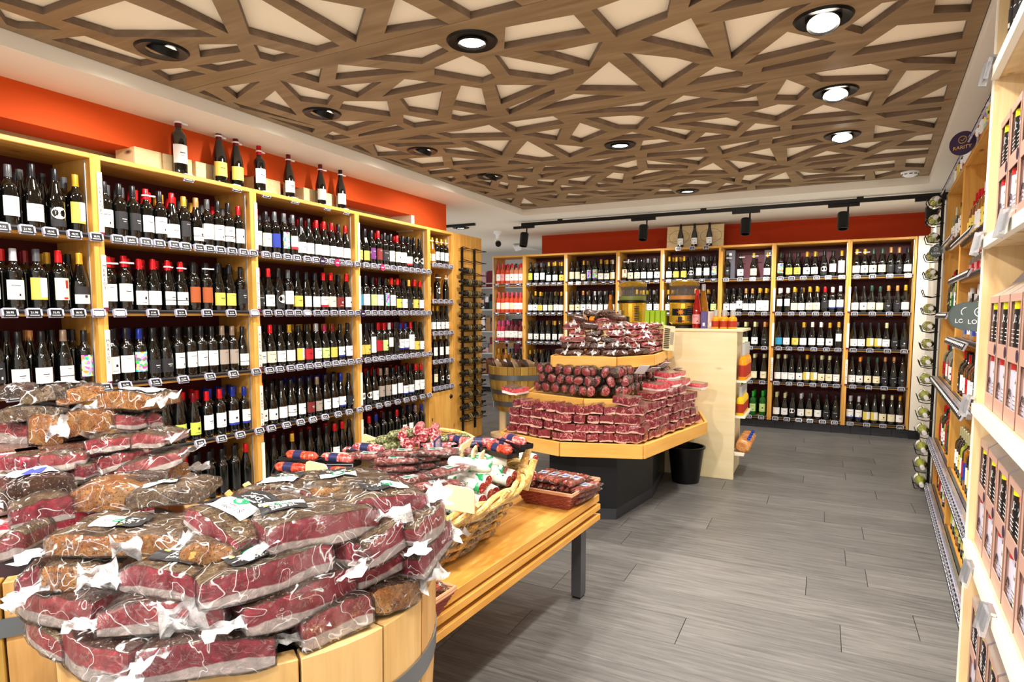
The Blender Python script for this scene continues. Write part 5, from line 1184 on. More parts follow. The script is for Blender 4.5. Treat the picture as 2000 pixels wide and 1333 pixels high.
for i in range(16):
    a = i-7.5; row = i % 2
    o = thing('flat_packet', f'flat brown food packet leaning in the hooped barrel, {ordn(i)} along', 'packet', (-3.08+a*.034, 6.15+row*.16+.0*a, .735), (rad(-20), rad(-28+rm.uniform(-10, 10)), .2+rm.uniform(-.2, .2)), 'flat packets in the hooped barrel', MB().box(-.006, .006, -.07, .07, 0, .15, pm[i % 3])); add('sticker', MB().box(-.0068, -.006, -.02, .02, .06, .10, M['stripw']), o)
# ================================================================== bench
BF = Frame((-.933, 2.815, 0), rad(-3.56))
bn = thing('display_bench', 'low golden pine display bench with stacked edge boards and steel legs', 'bench', (-.933, 2.815, 0), (0, 0, rad(-3.56)))
for k in range(6): bevel(add('top_plank', MB().box(-.188*(k+1), -.188*k-.001, -1.54, 0, .485, .52, M['piney']), bn), .002)
BW = .188*6
for z0, z1 in ((.445, .473), (.395, .423)):
    bevel(add('edge_board', MB().box(-.03, .004, -1.54, .004, z0, z1, M['piney']), bn), .002); bevel(add('edge_board', MB().box(-BW, -.03, -.03, .004, z0, z1, M['pine']), bn), .002)
    bevel(add('edge_board', MB().box(-BW, -BW+.03, -1.54, -.03, z0, z1, M['piney']), bn), .002)
for x in (-.115, -BW+.07):
    for y in (-.04, -1.49): lg = add('leg', MB().box(x, x+.05, y-.03, y+.03, .01, .484, M['grey']), bn); add('foot_pad', MB().box(x+.004, x+.046, y-.026, y+.026, 0, .01, M['black']), lg)
for y in (-.6, -1.1): add('spacer', MB().box(-.10, -.035, y, y+.05, .395, .484, M['dark']), bn)
# ================================================================== the two barrels in front
b1 = stave_barrel('speck_barrel', 'cut-down pale oak wine barrel heaped with large speck packs', (-1.02, .88, 0), [(.265, 0), (.31, .22), (.34, .5), (.353, .72), (.355, .85)], 17, [(.12, .16), (.36, .41), (.69, .735)], OAK, th=.036)
b2 = stave_barrel('speck_barrel', 'weathered wine barrel at the frame edge heaped with blue-labelled speck packs', (-1.755, .83, 0), [(.265, 0), (.31, .22), (.34, .5), (.353, .72), (.355, .85)], 17, [(.12, .16), (.36, .41), (.735, .775)], [OLD[0], OAK[1]], th=.036)
for b in (b1, b2): add('inner_board', MB().lathe([(0, .80), (.31, .80), (.31, .815), (0, .815)], M['dark'], 32), b)
# ================================================================== large speck packs
M['lblack'] = mat('label_black', '#1f2023', .4); M['lgreen'] = mat('label_green', '#0f7a50', .45); M['lblue'] = mat('label_blue', '#3a48b0', .4); M['lred'] = mat('label_red', '#c02028', .45)
SPK = 0
def speck(q0, q1, z0, z1, H, D, label, front='meat', top='crust', lab=None, fl='', tilt=0, seed=None, bend=0, grp='speck packs heaped on the pale oak barrel', end=None, roll=0):
    global SPK
    SPK += 1; sd = SPK if seed is None else seed
    A, B = at_z(q0[0], q0[1], z0), at_z(q1[0], q1[1], z1); X = B-A; L = X.length; X.normalize()
    Y = Vector((-X.y, X.x, 0)).normalized(); Z = X.cross(Y)
    R = Matrix((X, Y, Z)).transposed() @ Matrix.Rotation(tilt, 3, 'X')
    r = random.Random(sd); a = [r.uniform(-1, 1) for _ in range(8)]
    def sh(u, v, w, g=0.0):
        x = L*(u+g*(2*u-1)/L) ; x += (.05+.04*a[0])*L*(v)*(1-2*u)*.8
        y = D*(v+g*(2*v-1)/D)-.012*math.sin(PI*u)*(1-v)*(.5+a[1]) + bend*math.sin(PI*u)*.03
        arch = 1-.22*(abs(2*u-1)**5)*(.6+.4*a[2])-.28*(v**2)*(.8+.4*a[3])
        z = H*w*arch + g*(2*w-1)
        z += (.006*math.sin(PI*u*1.3+a[4]*2)+.004*noise.noise(Vector((u*3, v*3, sd*3.1))))*(1 if w > .5 else .6)
        if w > .99: z += .005*noise.noise(Vector((u*7, v*7, sd)))
        if w < .01: z += H*.10*(abs(2*u-1)**4)
        cv = .0012*(abs(2*w-1)**4); x += -cv*(2*u-1); y += cv*(1-2*v)+.006*w*(1-v)
        return Vector((x, y, z))
    me = uvbox([M[front], M[top], M[end or front]], 14, 7, 6, L, D, H, sh, (0, 1, 2, 1, 1)); me.set_sharp_from_angle(angle=rad(60))
    o = thing('speck_pack', label, 'speck', A, (0, 0, 0), grp, me); o.rotation_euler = R.to_euler()
    def shf(u, v, w):
        p = sh(u, v, w, .0015); n = (1-abs(noise.noise(p*26+Vector((sd, 0, 0))))*3)*.0016+abs(noise.noise(p*60+Vector((0, sd, 0))))*.0022; c = Vector((L/2, D/2, H/2)); return p+(p-c).normalized()*n
    fm = uvbox([M['film']], 26, 12, 7, L, D, H, shf, (0, 0, 0, 0, 0)); add('plastic_film', fm, o)
    if lab:
        kind, u0, v0, rot, fw, fh = lab
        def conf(px, py, e=.0015):
            c, s = math.cos(rot), math.sin(rot); x, y = u0*L+px*c-py*s, v0*D+px*s+py*c; p = sh(min(1, max(0, x/L)), min(1, max(0, y/D)), 1); return (x, y, p.z+.0028+e)
        mb = MB(); n = 8
        def patch(x0, x1, y0, y1, mt, e=0, n=6):
            vs = [conf(x0+(x1-x0)*i/n, y0+(y1-y0)*j/n, .0015+e) for i in range(n+1) for j in range(n+1)]; fs = [(i*(n+1)+j, (i+1)*(n+1)+j, (i+1)*(n+1)+j+1, i*(n+1)+j+1) for i in range(n) for j in range(n)]; mb.add(vs, fs, mt)
        def word(t, s, cx, cy, mt, e=.0004):
            v_, f_ = text_geo(t, s); mb.add([conf(q[0]+cx, q[2]+cy, .0015+e) for q in v_], f_, mt)
        if kind == 'g':
            patch(-fw/2, fw/2, -fh/2, .004, M['lblack']); patch(-fw/2, fw/2, .004, fh/2, M['wpl'])
            word('Speck', fw*.26, 0, -fh*.17, M['wpl']); word('Bauern', fw*.12, -fw*.06, -fh*.05, M['wpl']); word('Südtiroler g.g.A.', fw*.085, 0, -fh*.34, M['wpl'])
            word('SCHMID', fw*.17, 0, fh*.34, M['lblack']); patch(-fw*.3, fw*.3, fh*.245, fh*.262, M['lred'], .0004, 3)
            oc = [(math.cos(k*PI/4+.39)*fw*.19, math.sin(k*PI/4+.39)*fh*.13+fh*.09) for k in range(8)]; mb.add([conf(x, y, .0022) for x, y in oc], [tuple(range(8))], M['lgreen']); mb.add([conf(x*.66, (y-fh*.09)*.6+fh*.09, .0026) for x, y in oc], [tuple(range(8))], M['wpl'])
            oc = [(math.cos(k*PI/5)*fw*.06-fw*.36, math.sin(k*PI/5)*fw*.06-fh*.06) for k in range(10)]; mb.add([conf(x, y, .0024) for x, y in oc], [tuple(range(10))], LABM['y'])
        else:
            patch(-fw/2, fw/2, -fh/2, fh/2, M['wpl']); vs = [conf(x*fw, y*fh, .002) for x, y in ((-.5, -.45), (.1, -.45), (.42, .1), (.1, .3), (-.2, 0))]; mb.add(vs, [(0, 1, 2, 3, 4)], M['lblue']); word('Speck', fw*.16, fw*.1, fh*.38, M['lblue'])
        add('paper_label', mb, o, label='white and black label with green emblem' if kind == 'g' else 'white label with blue emblem')
    for k, side in enumerate(fl):
        f = flaps[r.randrange(8)]; s_ = r.uniform(1.0, 1.5)
        if side == 'L': add('film_flap', f, o, (.004, .01, H*.45), (r.uniform(-.5, .5), r.uniform(-.2, .5), PI+r.uniform(-.5, .5))).scale = (s_, s_, s_)
        if side == 'R': add('film_flap', f, o, (L-.004, .01, H*.45), (r.uniform(-.5, .5), r.uniform(-.5, .2), r.uniform(-.5, .5))).scale = (s_, s_, s_)
        if side == 'F': add('film_flap', f, o, (L*.5, -.004, H*.5), (PI/2+r.uniform(-.3, .3), r.uniform(-.3, .5), r.uniform(-.3, .3))).scale = (s_, s_, s_)
    return o
G2 = 'speck packs heaped on the weathered barrel'
P1 = [
 ((48,1228),(122,1294),.862,.862,.03,.11,'thin pale-fat speck pack hanging over the rim between the two barrels','meat2','crust',None,''),
 ((118,1294),(246,1340),.853,.853,.055,.12,'red mottled speck pack low on the rim, beside the thin one','meat2','crustd',None,'R'),
 ((270,1345),(538,1300),.853,.853,.052,.12,'broad speck pack lowest on the barrel rim with thick white fat','meat','crustd',None,'L'),
 ((594,1278),(730,1224),.855,.855,.055,.10,'short speck pack on the rim with crumpled film tail','meat','crustd',None,'L'),
 ((735,1208),(822,1168),.858,.858,.045,.10,'smoked orange rind pack on the rim near the bench','skin','crustd',None,'R'),
 ((32,1198),(176,1238),.895,.9,.046,.12,'speck pack with large twisted film tail sticking out over the weathered barrel','meat2','crustd',None,'L'),
 ((188,1251),(436,1238),.905,.905,.046,.13,'long speck pack with very thick white fat, second layer','meat2','crustd',None,'LF'),
 ((482,1248),(697,1166),.90,.90,.054,.10,'shiny speck pack with blue-white reflections, second layer','meat','crustd',None,'L'),
 ((650,1172),(828,1100),.905,.915,.045,.10,'speck pack with orange rind end, second layer near the bench','meat','skin',None,'L','skin'),
 ((80,1162),(226,1150),.945,.945,.04,.12,'orange-rind pack wrapped in loose white film, barrel side facing the other barrel','skin','crust',None,'LF'),
 ((232,1160),(396,1182),.95,.95,.045,.13,'speck pack with green-emblem label, third layer, milky film knot on one end','meat','crust',('g',.48,.46,0,.085,.075),'L'),
 ((390,1194),(652,1122),.953,.953,.05,.13,'large grey-crusted speck pack with label folded near its front edge','meat','crust',('g',.42,.45,.12,.08,.075),''),
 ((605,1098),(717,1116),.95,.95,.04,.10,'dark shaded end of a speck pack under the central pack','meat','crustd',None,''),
 ((717,1116),(828,1046),.95,.965,.05,.14,'speck pack turned towards the bench with a bright fat edge','meat','crust',None,'L'),
 ((88,1094),(346,1080),.992,.992,.034,.15,'flat orange-edged pack with black Speck label, film tail at one end','skin','crust',('g',.42,.55,PI/2,.07,.085),'LRF'),
 ((356,1024),(456,1094),1.03,.995,.034,.20,'speck pack lying crosswise with big black, white and green label','meat','crust',('g',.35,.42,PI+.15,.085,.105),''),
 ((528,1094),(742,1032),.998,1.003,.052,.15,'large central speck pack with deep red cut face and green-emblem label','meat','crust',('g',.30,.62,-.25,.08,.06),'LR'),
 ((665,1036),(836,1004),1.0,1.005,.046,.15,'square-cut speck pack with sideways label at the bench side','meat','crust',('g',.60,.45,-PI/2+.1,.06,.085),'R'),
 ((572,990),(772,975),1.015,1.015,.03,.17,'brown flat speck pack at the back with upside-down white label','skin','crust',('g',.42,.62,PI+.1,.075,.08),'R','skin'),
 ((452,988),(602,990),1.018,1.018,.03,.17,'flat peppered pack at the back with orange rind stripe and upside-down label','meat','crust',('g',.45,.5,PI,.075,.085),'','skin'),
 ((430,1015),(560,1012),1.0,1.0,.04,.13,'peppered pack wedged behind the crosswise one','crust','crust',None,'R'),
 ((22,1042),(148,1018),.985,.985,.046,.14,'speck pack with slanting red face at the side facing the other barrel','meat','crust',None,'LR'),
 ((135,1003),(290,992),1.0,1.0,.045,.13,'knobbly orange smoked pack in the middle of the heap','skin','skin',None,''),
 ((245,990),(395,985),1.02,1.02,.03,.13,'grey peppered pack with small black label at the heap back','crust','crust',('g',.3,.5,PI+.2,.06,.07),''),
 ((826,1080),(870,1000),.955,.99,.05,.05,'steeply tilted narrow speck pack at the bench side','meat2','crust',None,'LR'),
 ((828,1136),(886,1064),.90,.91,.05,.07,'narrow speck pack drooping over the rim at the bench side','meat','crust',None,'R'),
 ((-8,1092),(48,1089),.96,.96,.042,.10,'square speck end in shadow between the two heaps','meat','crust',None,''),
 ((30,1168),(84,1162),.93,.93,.04,.10,'dark red film-wrapped end low between the two heaps','meat','crustd',None,''),
 ((350,1112),(470,1100),.99,.99,.03,.12,'orange-red meat end between the labelled packs','skin','crust',None,''),
]
P2 = [
 ((-30,972),(31,958),.985,.99,.035,.12,'cut speck end lowest at the frame edge','meat','crust',None,''),
 ((85,950),(163,942),.985,1.0,.035,.12,'dark red speck face low in the blue-labelled heap','meat','crust',None,''),
 ((165,944),(288,900),.99,1.025,.036,.12,'slanting speck slab with wavy fat under the orange piece','meat2','crust',None,'L'),
 ((235,951),(357,903),.985,1.035,.038,.12,'bright slanting speck slab at the wine shelf side of the blue-labelled heap','meat2','crust',None,'LR'),
 ((285,952),(371,928),.955,.965,.04,.10,'orange rind pack lowest at the wine shelf side','skin','crust',None,'R'),
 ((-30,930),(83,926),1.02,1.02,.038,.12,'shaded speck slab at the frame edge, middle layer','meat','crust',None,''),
 ((83,927),(168,906),1.02,1.038,.038,.12,'bright speck slab with thin fat line, middle layer','meat2','crust',None,'L'),
 ((170,894),(258,872),1.045,1.068,.034,.12,'speck slab above the slanting ones, middle of the heap','meat2','crust',None,'L'),
 ((258,881),(321,871),1.062,1.075,.034,.12,'short speck slab at the wine shelf side, middle of the heap','meat2','crust',None,'R'),
 ((128,860),(230,836),1.07,1.10,.06,.14,'knobbly golden rind pack with bulging crust','skin','skin',None,'L'),
 ((222,842),(298,831),1.092,1.10,.038,.12,'short bright speck face beside the golden rind pack','meat2','crust',None,'L'),
 ((296,840),(320,832),1.09,1.095,.036,.10,'small violet-shaded speck end at the top of the shelf side','meat','crust',None,''),
 ((-40,870),(58,869),1.06,1.06,.058,.14,'thick speck face with heavy fat at the frame edge','meat2','crustd',None,'R'),
 ((56,872),(124,868),1.06,1.06,.075,.12,'rounded orange rind bulge with big milky film twist','skin','skin',None,'RF'),
 ((-30,784),(42,781),1.17,1.17,.03,.14,'dark crusted piece topmost at the frame edge','crustd','crustd',None,''),
 ((40,788),(130,782),1.168,1.172,.035,.15,'peppered piece topmost with white and blue label, centre of heap','crust','crustd',('b',.55,.5,.5,.09,.09),''),
 ((112,792),(206,782),1.16,1.165,.04,.14,'golden-brown crusted piece topmost beside the labelled one','skin','crustd',None,''),
 ((190,802),(294,800),1.145,1.15,.042,.13,'orange-edged piece with slanting white and blue label at the heap top','skin','crust',('b',.5,.5,.15,.11,.07),'LR'),
 ((290,806),(323,797),1.13,1.14,.036,.10,'small orange rind piece at the shelf-side top corner','skin','crust',None,''),
 ((0,830),(124,818),1.118,1.122,.034,.14,'peppered piece with violet-blue label just under the top','crust','crust',('b',.6,.55,-.2,.10,.09),'R'),
 ((8,1002),(152,962),.985,1.0,.045,.16,'dark crusted pack with white and blue label low at the heap foot','crustd','crustd',('b',.55,.6,.1,.08,.08),'L'),
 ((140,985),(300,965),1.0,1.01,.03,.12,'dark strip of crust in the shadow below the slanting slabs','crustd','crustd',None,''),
]
for e in P1: speck(*e[:11][:6], e[6], e[7], e[8], e[9], e[10], 0, None, 0, end=e[11] if len(e) > 11 else None)
for e in P2: speck(*e[:11][:6], e[6], e[7], e[8], e[9], e[10], 0, None, 0, G2)
# pieces inside the heaps that carry the visible ones
for c, n, zt, g, nm in (((-1.04, .90), 9, .95, 'speck packs heaped on the pale oak barrel', 'pale oak'), ((-1.80, .90), 12, 1.07, G2, 'weathered')):
    k = 0
    for lv in range(int((zt-.82)/.05)):
        for q in range(4):
            a = q*PI/2+lv*.7; x, y = c[0]+.12*math.cos(a), c[1]+.12*math.sin(a); me = uvbox([M['meat'], M['crustd']], 6, 4, 3, .2, .13, .045, lambda u, v, w: Vector(((u-.5)*.2, (v-.5)*.13, w*.045)), (0, 1, 0, 1, 1))
            thing('speck_pack', f'shadowed speck block inside the {nm} barrel heap, layer {ORD[lv]} up, {ORD[q]} of its layer', 'speck', (x, y, .817+lv*.05), (0, 0, a+PI/2), g, me)
# ================================================================== big willow basket
M['willow'] = crust_mat('brown_willow', '#8a5a22', '#b98538', '#d9ac5c', '#4a2c10'); M['willow3'] = crust_mat('grey_willow', '#4a4038', '#7c6a50', '#a98a5c', '#2a241e'); M['willow2'] = crust_mat('pale_willow', '#c48f40', '#dbb064', '#e8c888', '#7a4a1a')
for k_ in ('willow', 'willow2'): M[k_].node_tree.nodes['Principled BSDF'].inputs['Coat Weight'].default_value = .25
bk = thing('willow_basket', 'big oblong willow basket full of salami on the bench', 'basket', (-1.515, 1.90, .5205), (0, 0, rad(-1)))
def sell(a, b, t, p=2.8):
    c, s = math.cos(t), math.sin(t); return Vector((a*math.copysign(abs(c)**(2/p), c), b*math.copysign(abs(s)**(2/p), s), 0))
NSK = 44
def bwall(t, f): p = sell(.37+.15*f, .45+.05*f, t); p.z = f*(.19+.03*math.cos(t)+.03*max(0, math.sin(t))); return p
add('bottom', MB().prism([tuple(sell(.35, .41, k*2*PI/40).to_2d()) for k in range(40)], .002, .012, M['willow']), bk)
for row in range(11):
    f = (row+.6)/11.2; pts = []; ph = row % 2
    for k in range(NSK*3+1):
        t = k*2*PI/(NSK*3); p = bwall(t, f); n = Vector((p.x, p.y, 0)).normalized(); p += n*(.012*math.cos((k/3)*PI+ph*PI)); p.z += .006*noise.noise(Vector((k*.3, row*5, 0))); pts.append(p)
    add('willow_strand', MB().tube(pts, .0105, M['willow' if row % 2 else 'willow3'] if row < 9 else M['willow2'], 6).mesh('willow_strand', 1), bk)
for tw in range(3):
    pts = []
    for k in range(NSK*4+1):
        t = k*2*PI/(NSK*4); p = bwall(t, 1.02); n = Vector((p.x, p.y, 0)).normalized(); ph = k/(NSK*4)*2*PI*12+tw*2*PI/3; p += n*.014*math.cos(ph); p.z += .014*math.sin(ph); pts.append(p)
    add('rim_strand', MB().tube(pts, .0105, M['willow2'], 7).mesh('rim_strand', 1), bk)
for k in range(22):
    t = k*2*PI/22; p = bwall(t, .8); q = bwall(t, 1.18); n = Vector((p.x, p.y, 0)).normalized()
    for s in (-1, 1): tt = Vector((-n.y, n.x, 0))*.011*s; add('stake', MB().tube([bwall(t, .05)+tt, p+tt, q+tt+n*.012], .0085, M['willow2'], 6).mesh('stake', 1), bk)
for s_, (t0, t1, h) in enumerate(((1.25, 1.95, .10), (1.15, 2.1, .075), (1.35, 2.3, .05), (1.0, 1.7, .04))):
    pts = []
    for k in range(15):
        u = k/14; p = bwall(t0+(t1-t0)*u, 1.0); p.z += h*math.sin(PI*u)+.02; p.y += .02*s_-.03; pts.append(p)
    add('handle_strand', MB().tube(pts, .011, M['willow2'], 7).mesh('handle_strand', 1), bk)
p0 = bwall(.72, 1.0); add('handle_peg', MB().cyl(p0+Vector((-.01, -.02, -.05)), p0+Vector((.02, .03, .11)), .017, M['willow2'], 10), bk); p0 = bwall(.45, 1.0); add('handle_peg', MB().cyl(p0+Vector((0, 0, -.05)), p0+Vector((.03, .02, .07)), .015, M['willow2'], 10), bk)
add('shade_fill', MB().prism([tuple(sell(.43, .45, k*2*PI/40).to_2d()) for k in range(40)], .10, .12, M['base']), bk)  # black plate put in for the shade between strands and goods
# contents
m = M['salami'] = mat('salami_cut', '#8c1c24', .35, coat=.6); n_ = noisen(m, coords(m), 130, 2); lk(m, ramp(m, n_, [(.45, '#84161e'), (.58, '#a8343a'), (.66, '#e2aaa0')]), m.node_tree.nodes['Principled BSDF'].inputs['Base Color'])
m = M['wrapg'] = mat('white_green_wrap', '#d8d4cc', .3, coat=.7); n_ = noisen(m, coords(m), 24, 1); c_ = ramp(m, n_, [(.58, '#dcd8d0'), (.59, '#1d8a50'), (.68, '#1d8a50'), (.69, '#dcd8d0')]); lk(m, c_, m.node_tree.nodes['Principled BSDF'].inputs['Base Color']); m.node_tree.nodes['Color Ramp'].color_ramp.interpolation = 'CONSTANT'
m = M['pinks'] = mat('pink_salami_skin', '#c0605a', .35, coat=.8); n_ = noisen(m, coords(m), 70, 3); lk(m, ramp(m, n_, [(.35, '#8a2a2c'), (.5, '#bb5550'), (.66, '#e6b0a8')]), m.node_tree.nodes['Principled BSDF'].inputs['Base Color'])
m = M['oranges'] = mat('orange_sausage', '#c84a2c', .3, coat=.8); n_ = noisen(m, coords(m), 90, 3); lk(m, ramp(m, n_, [(.38, '#8c1f16'), (.55, '#c9442c'), (.7, '#e88a64')]), m.node_tree.nodes['Principled BSDF'].inputs['Base Color'])
m = M['herb'] = mat('herb_salami', '#5c6038', .5, coat=.4); n_ = noisen(m, coords(m), 120, 3); lk(m, ramp(m, n_, [(.4, '#33351c'), (.55, '#6b6e3e'), (.68, '#b9b89a')]), m.node_tree.nodes['Principled BSDF'].inputs['Base Color'])
m = M['mottled'] = mat('mottled_red_salami', '#a04048', .4, coat=.5); n_ = noisen(m, coords(m), 100, 3); lk(m, ramp(m, n_, [(.4, '#7a2028'), (.52, '#a84a50'), (.64, '#e4c0ba')]), m.node_tree.nodes['Principled BSDF'].inputs['Base Color'])
M['divider'] = mat('cream_divider', '#e8cc98', .6); M['tray'] = mat('black_tray', '#101216', .3, coat=.3); M['bband'] = mat('navy_band', '#20244a', .4)
def log_mesh(L, r, skin, cut=None, band=None, n=14, lump=.06, seed=0):
    prof = [(0, 0), (r*.9, 0.0), (r, .004)] if cut else [(0, 0), (r*.5, .003), (r*.9, .014), (r, .03)]
    m_ = 6
    for k in range(m_+1): prof.append((r*(1+lump*noise.noise(Vector((k*.9, seed, 0)))), .03+(L-.06)*k/m_))
    prof += [(r*.9, L-.014), (r*.5, L-.003), (0, L)]
    mb = MB().lathe(prof, M[skin], n, Matrix.Rotation(PI/2, 4, 'Y'))
    if cut: mb.lathe([(0, -.0008), (r*.88, -.0008)], M[cut], n, Matrix.Rotation(PI/2, 4, 'Y'))
    if band: mb.lathe([(r*1.05, L*band[1]), (r*1.06, L*band[2])], M[band[0]], n, Matrix.Rotation(PI/2, 4, 'Y'))
    return mb.mesh('log', 1)
def put_log(a, b, za, zb, me, L, name, label, cat, grp):
    rb_ = ray(*b); B = Vector((0, 0, HC))+rb_*(za/rb_.x); A = at_z(*a, B.z+.012); d = (A-B).normalized(); 
    o = thing(name, label, cat, B, (0, 0, 0), grp, me); o.rotation_euler = (-d).to_track_quat('X', 'Z').to_euler() if False else d.to_track_quat('X', 'Z').to_euler(); return o
wsal = [log_mesh(.17, .024, 'wrapg', 'salami', None, 16, .03, s) for s in range(3)]
WS = [((934,908),(986,920),.86,.86),((938,896),(990,902),.875,.875),((968,888),(1034,908),.86,.86),((980,906),(1028,924),.85,.845),((936,924),(994,940),.835,.83),((878,934),(942,954),.85,.85),((896,922),(954,940),.86,.855),((874,954),(942,978),.825,.82),((930,944),(968,962),.81,.80),((868,984),(922,1014),.79,.78),((950,915),(1004,930),.83,.82),((985,880),(1045,898),.85,.84),((900,948),(958,966),.8,.8),((905,905),(960,912),.85,.85),((1000,900),(1040,930),.83,.82)]
WN = ['upper row middle','uppermost beside the divider','topmost towards the far rim','behind the sliced rim side','middle row, short face visible','thickest one in front of the divider','just behind the thickest one','below the thickest one, facing the bench edge','half buried by the rim','lowest, beside the cream divider','behind the upper row','tucked against the woven rim','between upper and middle rows','topmost corner by the tray packs','in the gap beside the thickest one']
for i, (a, b, za, zb) in enumerate(WS): put_log(a, b, -1.07 if i == 9 else -1.10-.03*(i in (0, 1, 3, 8)), 0, wsal[i % 3], .17, 'wrapped_salami', f'white and green wrapped salami, {WN[i]}', 'salami', 'white and green wrapped salami')
def flat_pack(label, loc, rz, grp, skin='pinks', tilt=0, L=.17):
    t = thing('salami_pack', label, 'salami pack', loc, (tilt, 0, rz), grp); me = MB()
    for k in (-1, 1): add('salami', log_mesh(L, .0125, skin, None, None, 10, .12, rm.random()*9), t, (-L/2, k*.016, .013), (rm.uniform(0, 6), 0, 0))
    add('label', MB().box(-.03, .03, -.02, .02, .0265, .0272, M['wpl']).box(-.022, .0, -.012, .006, .0272, .0276, M['lgreen']), t)
    add('plastic_film', MB().box(-L/2-.012, L/2+.012, -.034, .034, .0, .027, M['film']), t) if False else add('plastic_film', uvbox([M['film']], 8, 5, 2, L, .07, .03, lambda u, v, w: Vector(((u-.5)*(L+.03), (v-.5)*.072, .013+(w-.5)*.031*(1-.8*abs(2*u-1)**4)*(1-.6*abs(2*v-1)**4)+.003*noise.noise(Vector((u*6, v*6, w))))), (0, 0, 0, 0, 0)), t); return t
k = 0
for lv in range(5):
    for c in range(4):
        q = at_z(738+c*38+lv*3, 925-c*6, .80); flat_pack(f'flat pack of thin salamis, {ORD[c]} stack from the barrels, {ORD[lv]} layer up', (q.x, q.y+.06+lv*.004, .70+lv*.030), rad(38)+rm.uniform(-.12, .12), 'flat packs of thin salami', tilt=rm.uniform(-.05, .05)); k += 1
for i, (u, v, z) in enumerate([(720,888,.845),(790,882,.86),(850,880,.86),(855,945,.80),(640,905,.80),(800,935,.80),(880,915,.83)]):
    q = at_z(u, v, z); flat_pack(f'loose pack of thin salamis on the basket goods, {["above the tray packs","at the stack top","at the stack top by the divider","in front of the stack","near the tray packs","below the stack","between stack and wrapped salami"][i]}', (q.x, q.y, z-.02), rad(20+i*9), 'loose packs of thin salami')
def tray_pack(u, v, z, rz, label, skin, tl=(0, 0), n=1, L=.15):
    q = at_z(u, v, z); t = thing('tray_pack', label, 'salami pack', q, (tl[0], tl[1], rz), 'black tray packs of salami')
    add('tray', bevel(add('tray_', MB().box(-L/2-.012, L/2+.012, -.03, .03, -.006, 0, M['tray']).box(-L/2-.012, L/2+.012, -.03, -.026, 0, .014, M['tray']).box(-L/2-.012, L/2+.012, .026, .03, 0, .014, M['tray']), None), .002).data, t) if False else add('tray', MB().box(-L/2-.012, L/2+.012, -.03, .03, -.006, 0, M['tray']).box(-L/2-.012, L/2+.012, -.032, -.028, 0, .014, M['tray']).box(-L/2-.012, L/2+.012, .028, .032, 0, .014, M['tray']).box(-L/2-.012, -L/2-.008, -.03, .03, 0, .014, M['tray']).box(L/2+.008, L/2+.012, -.03, .03, 0, .014, M['tray']), t)
    add('salami', log_mesh(L, .02, skin, None, ('bband', .3, .55), 14, .06, u), t, (-L/2, 0, .019)); return t
TP = [(575,918,.79,.2,'orange salami on a black tray at the basket edge nearest the shelf','oranges',(.9,0)),(590,900,.82,.1,'orange salami on a black tray with navy band, behind the first tray','oranges',(0,0)),(645,925,.79,.5,'orange salami in an upright black tray frame','oranges',(1.0,0)),(660,905,.81,.15,'mottled salami pack on a black tray beside the cream divider','pinks',(0,0)),(720,885,.83,.1,'pale mottled salami with navy band near the herb salamis','mottled',(0,0)),
      (700,893,.81,.1,'mottled salami lying below the navy-banded one','mottled',(0,0)),(990,875,.84,-.5,'long red salami on a black tray by the far rim','pinks',(0,0)),(1005,868,.86,-.5,'long red salami on a tray topmost by the far rim','pinks',(0,0)),(975,886,.83,-.4,'red salami on a black tray above the wrapped ones','oranges',(0,0)),(900,870,.83,-.2,'red salami on a black tray in the basket middle','pinks',(0,0)),(940,872,.83,.3,'red tray salami leaning in the basket middle','mottled',(.3,0)),(885,865,.83,.9,'pale spotted salami on a tray at the basket middle','herb',(.2,0)),(860,878,.82,.6,'black tray edge-on beside the clear box','mottled',(.8,0)),(920,878,.82,1.2,'small red salami between black tray corners','oranges',(.5,0))]
for u, v, z, rz, l, s, tl in TP: tray_pack(u, v, z, rz, l, s, tl)
hl = log_mesh(.15, .022, 'herb', None, None, 14, .05, 3); rl2 = log_mesh(.15, .021, 'mottled', 'mottled', None, 14, .05, 5)
for i, (u, v, z) in enumerate([(712,872,.83),(733,862,.85),(745,876,.82),(757,852,.87),(703,880,.81)]):
    q = at_z(u, v, z); thing('herb_salami', f'green herb-coated salami log, {["front one","second one","beside the trays","topmost","lowest"][i]} of its pile', 'salami', q, (0, 0, rad(60)), 'herb-coated salami logs', hl)
for i, (u, v, z) in enumerate([(785,852,.87),(812,862,.84),(815,842,.89),(826,856,.87),(845,845,.89),(849,860,.86),(800,872,.83),(825,873,.83),(838,875,.82),(790,866,.84)]):
    q = at_z(u, v, z); thing('round_salami', f'red mottled salami log seen end-on behind the basket goods, {ORD[i]} counted from the herb logs', 'salami', q, (0, 0, rad(118)), 'red mottled salami logs', rl2)
for i, (u0, v0, u1, v1, h) in enumerate([(898,905,925,885,.07),(922,905,930,893,.05),(936,908,944,900,.04),(866,975,920,985,.05),(640,900,735,905,.035),(598,925,640,935,.05),(710,868,745,882,.05)]):
    A, B = at_z(u0, v0, .80), at_z(u1, v1, .80); d = B-A; L = max(d.length, .12)
    o = thing('divider_board', f'cream divider board in the big basket, {["tallest, before the far trays","middle of the three standing together","smallest of the three standing together","in front by the wrapped salami","long one under the thin salami packs","beside the upright tray pack","near the herb logs"][i]}', 'divider', A, (0, 0, math.atan2(d.y, d.x)), 'cream dividers in the basket')
    dz = -.03 if i == 3 else -.12; pr = [(0, dz), (L, dz), (L, h-.02), (L-.006, h-.006), (L-.02, h), (.02, h), (.006, h-.006), (0, h-.02)]
    bevel(add('board', MB().prism(pr, -.004, .004, M['divider'], Matrix.Rotation(PI/2, 4, 'X')), o), .001)
